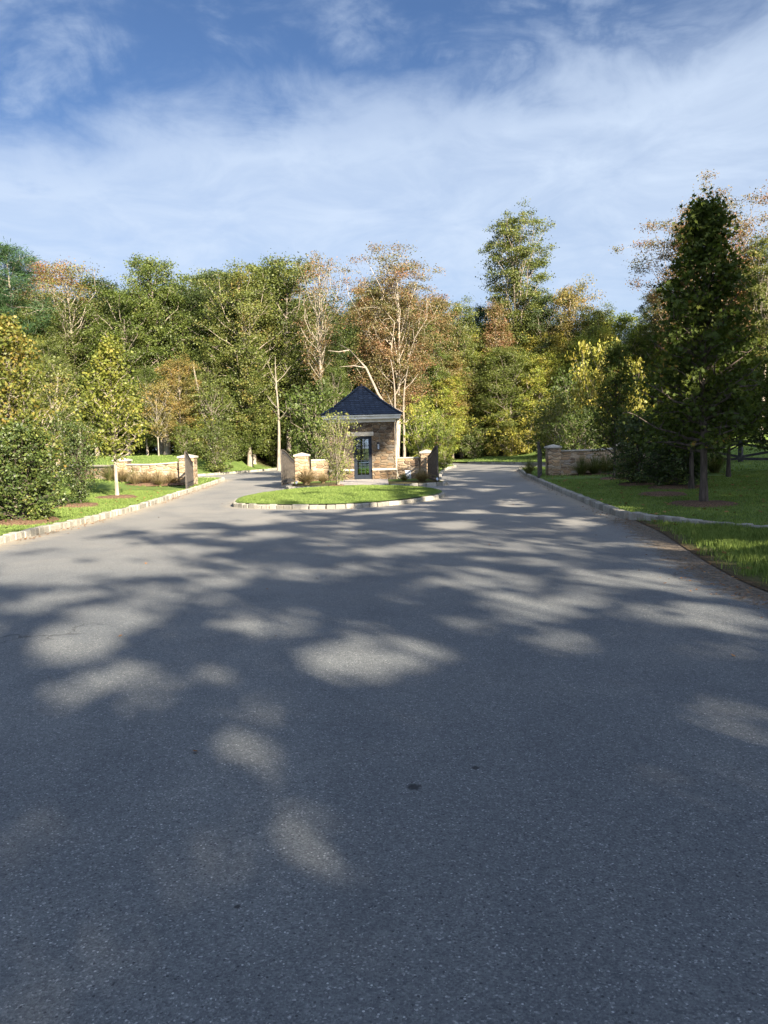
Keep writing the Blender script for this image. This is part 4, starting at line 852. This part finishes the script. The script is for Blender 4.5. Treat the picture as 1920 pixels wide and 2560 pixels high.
fk('redvase', 112, 18, .30, vase(3.5), 84, (42, 76), .18, LM['red'], M['bark'], nsec=7, clr=.62, nleaf=120, lsize=.135, multi=3, wob=.5)
fk('tallvase', 113, 20, .42, lambda t: 2.9*(.45+.75*t)*(1 if t < .85 else max(.4, 1-(t-.85)*4)), 60, (46, 78), .22, LM['olive'], M['bark'], nsec=5, clr=.50, nleaf=125, lsize=.15, wob=.6)
fk('rust', 115, 12, .12, ell(2.5, 2.4, .35), 52, (10, 62), .15, LM['rust'], M['bark'], **kw)
fk('pine', 114, 18, .40, ell(2.9, 2.0, .3), 40, (-5, 35), .22, LM['pine'], M['bark'], nsec=6, clr=.6, nleaf=80, lsize=.30, shape='needle', flat=.75)
rng0 = random.Random(77)
NAME = dict(rust='autumn_tree', green='broadleaf_tree', green2='broadleaf_tree', olive='broadleaf_tree', olive2='broadleaf_tree', dark='broadleaf_tree', dark2='broadleaf_tree', lime='broadleaf_tree', yellow='broadleaf_tree',
            redtop='autumn_tree', russet='autumn_tree', sparse='autumn_tree', redvase='autumn_tree', tallvase='broadleaf_tree', pine='pine_tree')
FR = [ # photo x of the crown, photo y of the top, distance, kind, width factor, label
 (18, 540, 58, 'pine', 1.0, 'tall dark pine at the left edge of the wood'),
 (-25, 640, 62, 'olive', 1, 'olive tree cut by the left frame edge behind the pine'),
 (88, 578, 66, 'redtop', 1, 'tall thin tree with sparse reddish top just right of the left pine'),
 (150, 585, 61, 'redtop', 1.0, 'olive tree whose top has turned pink-red, second from the left pine'),
 (60, 690, 58, 'olive2', 1, 'lower olive tree under the left pine'),
 (215, 622, 66, 'dark2', 1, 'dark green tree right of the pink topped tree'),
 (262, 640, 60, 'green', 1, 'mid green tree left of the tall light green one on the left'),
 (330, 574, 62, 'green2', .9, 'tallest light green tree of the left wood, twin rounded tops'),
 (395, 622, 64, 'dark', 1, 'dense dark tree right of the twin topped tree'),
 (440, 612, 70, 'green', 1, 'green tree with even rounded top above the far left gate'),
 (485, 606, 66, 'dark2', .9, 'dark green tree behind the yellow-green crowns left of centre'),
 (525, 604, 60, 'olive', .95, 'broad olive tree above the left road'),
 (572, 585, 66, 'green2', .9, 'green tree with bright tuft at top left of the bare limbed tree'),
 (612, 586, 60, 'olive', 1.1, 'big yellow-green crown left of the bare limbed tree'),
 (686, 563, 57, 'sparse', .92, 'bare limbed pale trunked tree with few pinkish leaves left of the guardhouse roof'),
 (738, 690, 64, 'dark', .9, 'dark tree in the dip of the skyline left of the big russet tree'),
 (848, 590, 56, 'redvase', 1.0, 'big russet tree with several pale trunks rising behind the guardhouse'),
 (790, 650, 66, 'olive', .9, 'olive tree behind the left side of the big russet tree'),
 (900, 680, 66, 'green', .9, 'green tree behind the right side of the big russet tree'),
 (948, 655, 62, 'russet', .9, 'narrow russet tree right of the big russet tree'),
 (992, 672, 66, 'olive2', .8, 'small pointed olive crown between the russet tree and the distant pine'),
 (1036, 668, 80, 'pine', .9, 'distant dark pine left of the tallest tree'),
 (1068, 668, 68, 'russet', .9, 'reddish brown tree at the foot of the tallest tree'),
 (1108, 505, 64, 'tallvase', 1.0, 'tallest tree of the wood with open crown and pale leaning trunk'),
 (1168, 655, 70, 'dark2', .9, 'dark rounded tree just right of the tallest tree'),
 (1232, 642, 74, 'rust', .8, 'tree with twin rusty tips right of the tallest tree'),
 (1285, 678, 70, 'olive2', 1, 'soft olive tree left of the dark trees on the right'),
 (1335, 690, 68, 'lime', 1.1, 'yellow-green rounded tree left of the dark trees on the right'),
 (1385, 712, 72, 'dark2', .9, 'dark green tree in the dip beside the dark trees on the right'),
 (1418, 650, 64, 'tallvase', .8, 'pale leaved tree half hidden behind the dark conical tree'),
 (1508, 455, 60, 'redvase', .95, 'tall russet crown showing above the dark conical tree'),
 (1600, 580, 62, 'olive2', .9, 'sunlit olive tree right of the dark conical tree'),
 (1650, 545, 58, 'tallvase', .8, 'tall open olive tree at the right frame edge'),
 (1560, 640, 66, 'russet', 1, 'russet tree behind the right shoulder of the dark conical tree'),
 (1700, 600, 60, 'dark', 1, 'dark tree just beyond the right frame edge'),
 # second storey, in front and lower
 (108, 745, 54, 'olive2', .8, 'young olive tree in front of the left wood above the hollies'),
 (310, 800, 57, 'green2', .8, 'low green tree in front of the twin topped tree'),
 (385, 790, 56, 'rust', .8, 'small orange-brown tree above the far left gate'),
 (450, 775, 60, 'olive', .8, 'low olive tree right of the orange-brown one above the left gate'),
 (640, 790, 62, 'dark', .8, 'dark low tree left of the bare limbed tree foot'),
 (530, 760, 60, 'green', .8, 'green tree of middle height above the left road'),
 (720, 800, 54, 'green', .6, 'green low tree left of the guardhouse roof'),
 (765, 740, 60, 'rust', .9, 'reddish low tree just above the guardhouse roof'),
 (930, 800, 60, 'dark2', .8, 'dark low tree right of the guardhouse roof'),
 (975, 780, 62, 'rust', .8, 'low brownish tree over the back of the right road'),
 (1030, 728, 60, 'lime', 1, 'yellow-green rounded tree over the back of the right road'),
 (1090, 770, 63, 'lime', .9, 'wide olive tree under the tallest tree'),
 (1165, 775, 62, 'lime', 1, 'golden olive tree right of the tallest tree foot'),
 (1265, 738, 58, 'lime', .95, 'bright lime tree behind the right wall'),
 (1320, 760, 60, 'yellow', 1, 'yellow leaved tree beside the dark trees on the right'),
 (1215, 800, 64, 'lime', .8, 'low yellow-green tree above the right pillar'),
 (995, 775, 62, 'lime', .9, 'yellow-green tree of middle height over the back of the right road'),
 (1065, 800, 62, 'lime', .9, 'low yellow-green tree left of the thick pale trunk beyond the far lawn'),
 (1135, 745, 63, 'yellow', .9, 'golden tree just right of the thick pale trunk beyond the far lawn'),
 (1195, 740, 66, 'yellow', .9, 'olive gold tree between the tallest tree and the bright lime tree'),
 (1300, 720, 60, 'lime', .9, 'lime tree with sunlit crown left of the dark trees on the right'),
]
def clear_of_road(X, d):
    """stand a tree further back where its place would be asphalt or the open far lawn"""
    lim = rng0.uniform(70.2, 76)
    while d < 82:
        x, _ = at(X, 900, d)
        if (pip(x, d, road_s) and not (pip(x, d, MED) and d > 49)) or (6 < x < 24 and d < lim): d += .5
        else: break
    return d
grp = 'trees of the wood behind the entrance'
for k, (X, Yt, d, kind, ws, lab) in enumerate(FR):
    (me, h0) = FK[kind]; d = clear_of_road(X, d); x, z = at(X, Yt, d); hh = z-float(H(x, d))
    if kind in ('redvase', 'tallvase', 'sparse') : hh *= .985
    PT(None, me, x, d, hh, h0, rng0.uniform(0, 6.28), lab, grp, wscale=(ws+.08)*min(1.25, max(.8, (h0/hh)**.35)), name=NAME[kind])
SKX = [0, 60, 150, 260, 330, 450, 560, 620, 690, 735, 780, 900, 960, 1010, 1080, 1180, 1260, 1340, 1380, 1450, 1560, 1659]
SKY = [620, 640, 640, 650, 640, 640, 625, 630, 650, 715, 660, 660, 700, 705, 700, 690, 700, 715, 735, 690, 640, 610]
k = 0
for d0, n, drop in ((70, 25, 28), (78, 25, 12), (88, 24, 5), (99, 22, 10)):
    for i in range(n):
        X = -140+(1659+280)*(i+rng0.uniform(.15, .85))/n; d = d0+rng0.uniform(-2.5, 2.5)
        if 930 < X < 1420 and d < 81: d = 79+rng0.uniform(0, 4)
        Yt = np.interp(X, SKX, SKY)+drop+rng0.uniform(-8, 26); x, z = at(X, Yt, d); hh = z-float(H(x, d))
        kind = rng0.choice(['green', 'dark', 'dark2', 'green2', 'olive', 'dark'] if d0 < 75 else ['dark', 'dark2', 'green', 'dark', 'pine' if d0 > 80 else 'olive'])
        me, h0 = FK[kind]; side = 'left of the guardhouse' if X < 700 else ('behind the guardhouse' if X < 900 else 'right of the guardhouse')
        PT(None, me, x, d, hh, h0, rng0.uniform(0, 6.28), f'{ {"green":"mid green","green2":"mid green","dark":"dark green","dark2":"dark green","olive":"olive","pine":"dark pine"}[kind]} tree in the deep rows of the wood {side}', f'deep rows of the wood {side}, {kind.rstrip("2")}', wscale=1.15, name=NAME[kind])
        k += 1
# the front storey fills in below the tall crowns
for i in range(40):
    X = -90+1850*(i+rng0.uniform(.1, .9))/40; d = clear_of_road(X, rng0.uniform(60, 67)); Yt = np.interp(X, SKX, SKY)+rng0.uniform(40, 190); x, z = at(X, Yt, d); hh = z-float(H(x, d))
    kind = rng0.choice(['green', 'olive', 'green2', 'olive2', 'rust', 'green', 'dark2', 'green2'] if X < 950 or X > 1400 else ['lime', 'olive', 'lime', 'green', 'olive2', 'rust']); me, h0 = FK[kind]
    cn = {'green': 'mid green', 'green2': 'mid green', 'olive': 'olive', 'olive2': 'olive', 'rust': 'rust tinged', 'lime': 'yellow-green', 'dark2': 'dark green'}[kind]; side = 'left of the guardhouse' if X < 700 else ('behind the guardhouse' if X < 900 else 'right of the guardhouse')
    PT(None, me, x, d, hh, h0, rng0.uniform(0, 6.28), f'{cn} tree of middle height in the front of the wood {side}', f'middle trees of the wood {side}, {cn}', wscale=min(1.5, (h0/hh)**.6)*1.05, name=NAME[kind])
# understorey at the edge of the wood
for i in range(44):
    X = -60+1790*(i+rng0.uniform(.1, .9))/44; d = rng0.uniform(64, 69); x, _ = at(X, 900, d)
    if -6.5 < x < 6.5: d = rng0.uniform(78, 81); x, _ = at(X, 900, d)
    elif x > 6.5 and x < 34: d = rng0.uniform(70.3, 72.5); x, _ = at(X, 900, d)
    b = rng0.choice([0, 0, 2, 1]); hh = rng0.uniform(1.6, 4.2); side = 'left of the guardhouse' if X < 700 else ('behind the guardhouse' if X < 900 else 'right of the guardhouse')
    PT(None, bushes[b], x, d, hh, (2.6, 3, 3)[b], rng0.uniform(0, 6), f'{("green", "yellowing", "olive")[b]} bush in the undergrowth at the foot of the wood {side}', f'undergrowth bushes {side}, {("green", "yellow", "olive")[b]}', 'shrub', name='bush')
def far_wood():
    rng = np.random.default_rng(31); n = 52000; x = rng.uniform(-95, 95, n); y = 108+rng.uniform(-4, 5, n)+.004*x*x*-1; z = rng.uniform(0, 1, n)**.8*(6.5+1.5*np.sin(x*.31)+1.2*np.sin(x*.83+1))
    o = link('woodland', leaves('woodland', np.column_stack([x, y, z+.3]), .55, 'quad', LM['dark'], rng)); tag(o, 'dim mass of woodland seen low down between the trunks far behind', 'woodland', kind='stuff')
far_wood()
# bare pale stems
def bare(X, Yb, Yt, d, r, label, leanx=0, br=7, seed=1, xt=None):
    bm_ = M['pale'] if X == 602 or br == 0 else M['bark']
    x, zb = at(X, Yb, d); _, zt = at(X, Yt, d); z0 = float(H(x, d)); rg = random.Random(seed); h = zt-z0; mb = MB(); pts = []; n = 9
    ph = rg.uniform(0, 6)
    for i in range(n+1): t = i/n; pts.append(Vector((leanx*t*t+.25*math.sin(ph+4*t)*t, .2*math.sin(2+3*t)*t, h*t)))
    mb.tube(pts, [r*(1-(.85 if br else .45)*i/n)*(1.3 if i == 0 else 1) for i in range(n+1)], 7, False)
    o = empty('bare_trunk_tree', (x, d, z0-.05)); tag(o, label, 'tree'); link('trunk', mb.mesh('bare_trunk', bm_, True), o)
    b = MB()
    for i in range(br):
        t = .45+.5*i/br; j = int(t*n); p = pts[j]; a = rg.uniform(0, 6.28); L = rg.uniform(.8, 2.0); q = p+Vector((math.cos(a)*L, math.sin(a)*L*.6, L*rg.uniform(.5, 1.2)))
        b.tube([p, p.lerp(q, .5)+Vector((0, 0, -.1)), q], [r*.3, r*.2, .01], 4, False)
        for s in range(2): e = p.lerp(q, rg.uniform(.4, .9)); b.tube([e, e+Vector((rg.uniform(-.6, .6), rg.uniform(-.3, .3), rg.uniform(.2, .8)))], [r*.12, .006], 3, False)
    b.build('limbs', bm_, o)
bare(602, 1005, 770, 55, .13, 'slim bare pale trunk standing on the left lawn edge by the brown gate', .3, 6, 1)
bare(362, 990, 850, 58, .26, 'thick pale trunk behind the far left gate pillar', -.3, 0, 2)
bare(548, 1002, 940, 62, .20, 'short thick pale trunk at wood edge above the left road', 0, 0, 3)
bare(1105, 985, 860, 71, .26, 'thick pale leaning trunk beyond the far lawn', .2, 2, 4)
bare(1116, 985, 800, 72, .14, 'thinner pale trunk right of the thick one beyond the far lawn', .5, 4, 5)
bare(857, 1000, 775, 52, .13, 'pale trunk rising behind the right eave of the guardhouse', -.4, 5, 6)
bare(873, 1000, 790, 53, .12, 'pale trunk right of the guardhouse, rightmost of the pair behind the eave', .5, 4, 7)
bare(444, 900, 785, 58, .10, 'broken pale stem among crowns above the far left gate', -.5, 0, 8)
bare(128, 900, 800, 52, .20, 'pale trunk among the trees above the left wall pillar', .1, 2, 9)
def leaning():
    x, z0 = at(848, 900, 51); x1, z1 = at(735, 745, 52.5); o = empty('fallen_tree', (x, 51, z0)); tag(o, 'long bare pale limb leaning across the wood above the guardhouse roof', 'fallen tree')
    q = Vector((x1-x, 1.5, z1-z0)); pts = [Vector((0, 0, 0)), q*.3+Vector((.1, 0, .05)), q*.6+Vector((.35, 0, .35)), q*.85+Vector((.1, 0, .35)), q]
    MB().tube(pts, [.09, .085, .07, .05, .02], 7).build('trunk', M['bark'], o, True)
    b = MB(); b.tube([pts[2], pts[2]+Vector((-.8, 0, .15)), pts[2]+Vector((-1.7, 0, .1))], [.04, .03, .01], 5); b.tube([pts[3], pts[3]+Vector((-.7, 0, -.1)), pts[3]+Vector((-1.4, 0, .0))], [.05, .03, .01], 5); b.build('limb', M['bark'], o)
leaning()

# ------------------------------------------------------------------ trees behind the camera: their crowns shade the drive
TAN = math.tan(SUN_EL)
BL = [ # openings in the canopy: photo x, y (in the lower part), radii, share of sun let through
 (545, 470, 46, 32, 1), (565, 395, 46, 34, .55), (468, 425, 30, 16, .35), (535, 520, 55, 30, .3), (320, 385, 60, 32, 1), (215, 340, 80, 32, .9), (400, 335, 70, 38, .65),
 (210, 235, 90, 50, 1), (320, 165, 66, 22, .8), (240, 200, 80, 28, .9), (90, 170, 85, 26, .9), (485, 125, 42, 15, .9), (800, 285, 120, 40, 1), (740, 305, 60, 30, .8), (570, 225, 105, 22, .8), (470, 160, 60, 12, .6),
 (430, 690, 120, 95, .36), (620, 640, 150, 60, .32), (740, 720, 130, 60, .30), (725, 870, 55, 80, .34), (170, 960, 110, 150, .36), (15, 690, 45, 70, .5), (30, 900, 30, 100, .34),
 (1010, 130, 130, 20, .9), (1050, 215, 110, 18, .65), (1150, 180, 110, 24, 1), (1210, 258, 85, 20, .8), (1340, 125, 120, 20, .9), (1480, 205, 160, 22, .85), (1540, 285, 85, 16, .8), (1560, 420, 115, 40, .45), (1500, 540, 130, 26, .35), (1250, 155, 90, 15, .7),
 (870, 62, 150, 11, .95), (760, 102, 66, 12, .8), (930, 100, 60, 10, .6), (1240, 75, 66, 10, .8), (1120, 45, 130, 9, .6), (860, 158, 42, 10, .5), (1600, 240, 60, 20, .6), (1000, 30, 100, 6, .7), (700, 35, 90, 8, .6), (1420, 90, 60, 9, .5), (1480, 150, 60, 12, .7)]
GB = []
for X, Y, rx, ry, s in BL:
    c = ground_at(X, Y+1123); a = ground_at(X+rx, Y+1123); b0 = ground_at(X, Y+1123-ry); b1 = ground_at(X, Y+1123+ry)
    GB.append((c[0], (b0[1]+b1[1])/2, abs(a[0]-c[0]), abs(b0[1]-b1[1])/2, s))
def fb(x, y, s, seed):
    r = np.random.default_rng(seed); v = np.zeros(np.shape(x)); 
    for k in range(9):
        a = r.uniform(0, 6.28); f = s*r.uniform(.6, 2.0); v = v+np.sin((x*math.cos(a)+y*math.sin(a))*f+r.uniform(0, 6.28)+.8*np.sin((x*math.sin(a)-y*math.cos(a))*f*.7))
    return v/9**.5
def lit(x, y):                     # share of sunlight that reaches the point (x, y) of the ground
    T = np.where(y < 4.2, .028, .045)+0*x
    q = np.clip((y-2)/8, .35, 1.2)
    wx = x+q*(.16*fb(x, y, 3.2, 21)+.09*fb(x, y, 8, 22)); wy = y+q*(.26*fb(x, y, 3.2, 23)+.14*fb(x, y, 8, 24))
    for cx, cy, rx, ry, s in GB:
        d = np.hypot((wx-cx)/rx, (wy-cy)/ry); k_ = .62 if cy < 5.3 and s > .5 else (.78 if cy < 6.6 else .92); T = np.maximum(T, s*(1-sm((d-k_)/.45)))
    T = np.maximum(T, .30*sm((fb(x, y, 3.4, 31)-.35)/.7)*sm((y-5)/2)); T = np.maximum(T, .75*sm((fb(x*.8, y, 3.0, 37)-.15)/.6)*sm((y-8.0)/1.2)); T = T*(1-.75*sm((fb(x, y, 7.5, 33)-.75)/.4)*sm((y-4.5)/1.5))
    n = .82*fb(x, y, 1.9, 4)+.42*fb(x, y, 5.2, 14)
    mid = sm((n-.12+.12*sm(-x/2)-.1*sm((x-2)/2))/.6)                                          # dapples further off
    f = sm((y-13.2)/2.5); T = T*(1-f)+mid*f
    T = np.maximum(T, sm((-x-1.6+.9*n)/1.0)*sm((y-17.2-.5*n)/.8))              # left: sun beyond a ragged line
    T = np.maximum(T, sm((-x-2.2+1.0*n)/.9)*sm((y-9.2-.6*n)/.9)*sm((n+1.2)/.7))
    T = np.maximum(T, sm((-x-7.4)/.5)*sm((y-13)/1))
    T = np.maximum(T, sm((y-46)/3)*sm((11-x)/3)*(.45+.55*sm((n+.6)/.6)))
    T = np.maximum(T, sm((y-60)/4)*sm((18-x)/4))
    streak = sm((fb(x*.6, y, 2.8, 8)-.10)/.45)*sm((-x+1)/2)*(1-sm((y-17.2)/1.2))*sm((y-11.6)/1.2)*sm((x+4.9)/1)
    T = T*(1-.85*streak)
    isl = sm((.8-x)/1.2)*sm((y-19.5)/1)*sm((64-y)/1); T = np.maximum(T, isl*sm((n+1.3)/.6))
    T = np.maximum(T, sm((3.2-np.abs(x-.6))/.6)*sm((y-36.6)/.5)*(1-sm((y-40)/.5))*.9)     # right wing wall
    hr = np.hypot((x+4.4)/3.2, (y-42.9)/2.9); T = T*(1-.96*sm((1.3-hr)/.25))              # the slate roof stands in shade
    hw = np.hypot((x+2.6)/1.6, (y-38.9)/1.5); T = np.where(hw < 1, T*(.10+.45*sm((n-.2)/.5)), T)
    rr = sm((x-4.9)/.6)*(1-sm((y-(41+.3*x))/3)); T = T*(1-rr*(.80+.18*sm(-n/.4)))            # right lawn, deep shade
    r2 = sm((x-9)/3)*(1-sm((y-(45+.9*np.maximum(x-15, 0)))/4)); T = T*(1-.85*r2)
    T = np.maximum(T, .9*sm((y-43-.7*np.maximum(x-14, 0))/3)*sm((27-x)/4)*sm((x-6)/2)*sm((n+1.2)/.8))
    T = np.where(y > 66, 1, T)
    return np.clip(T, .02, 1)
def keeper(px_, py_, rz, s, LAI=4.2):
    c, s_ = math.cos(rz), math.sin(rz)
    def k(P, rng):
        X = (P[:, 0]*c-P[:, 1]*s_)*s+px_; Y = (P[:, 0]*s_+P[:, 1]*c)*s+py_; Z = P[:, 2]*s
        gx = X-math.sin(SUN_AZ)*Z/TAN; gy = Y+math.cos(SUN_AZ)*Z/TAN
        T = lit(gx, gy); return T if rng is None else rng.uniform(0, 1, len(P)) < np.clip(-np.log(T)/LAI, 0, 1)
    return k
BK = [(4.5, -14, 15, 4.6), (8, -19, 17, 4.8), (2.4, -21, 15.5, 4.8), (9.5, -11, 16, 4.6), (12.5, -5.5, 18, 4.8), (13.5, -14, 20, 5), (16.5, 1, 22, 5), (12, 2.5, 17, 3.8), (17.5, 7.5, 25, 5), (13.5, 7, 19, 3.6),
      (15.5, 12.5, 22, 3.8), (18.5, -6, 21, 5), (20.5, 1, 24, 5), (22, 8, 26, 5), (20, 14, 22, 4.2), (25, -3, 23, 5), (26, 5, 25, 5), (27, 13, 24, 5), (24.5, 19, 22, 4.2), (31, 9, 24, 5), (32, 18, 23, 5), (36, 24, 22, 5), (12.5, -20, 15.5, 4.8), (16.5, -18, 18, 4.8), (6.5, -24, 16, 4.8), (30, 24, 20, 4), (-2.5, -22, 14, 4.6)]
for i, (x, y, h, r) in enumerate(BK):
    me = grow('shade_canopy', 300+i, h, .26, ell(r, 2.8, .5), 84, (-5, 60), .09+.005*h, LM['green'], M['bark'], nsec=8, clr=1.1, nleaf=54, lsize=.19, shape='quad', flat=.9, inner=.10, keep=keeper(x, y, 0, 1), openf=lambda P, kk=keeper(x, y, 0, 1): kk(P, None))
    PT(None, me, x, y, h, h, 0, 'tall tree behind the camera whose crown shades the drive', 'tall trees behind the camera', z=0, name='canopy_tree')
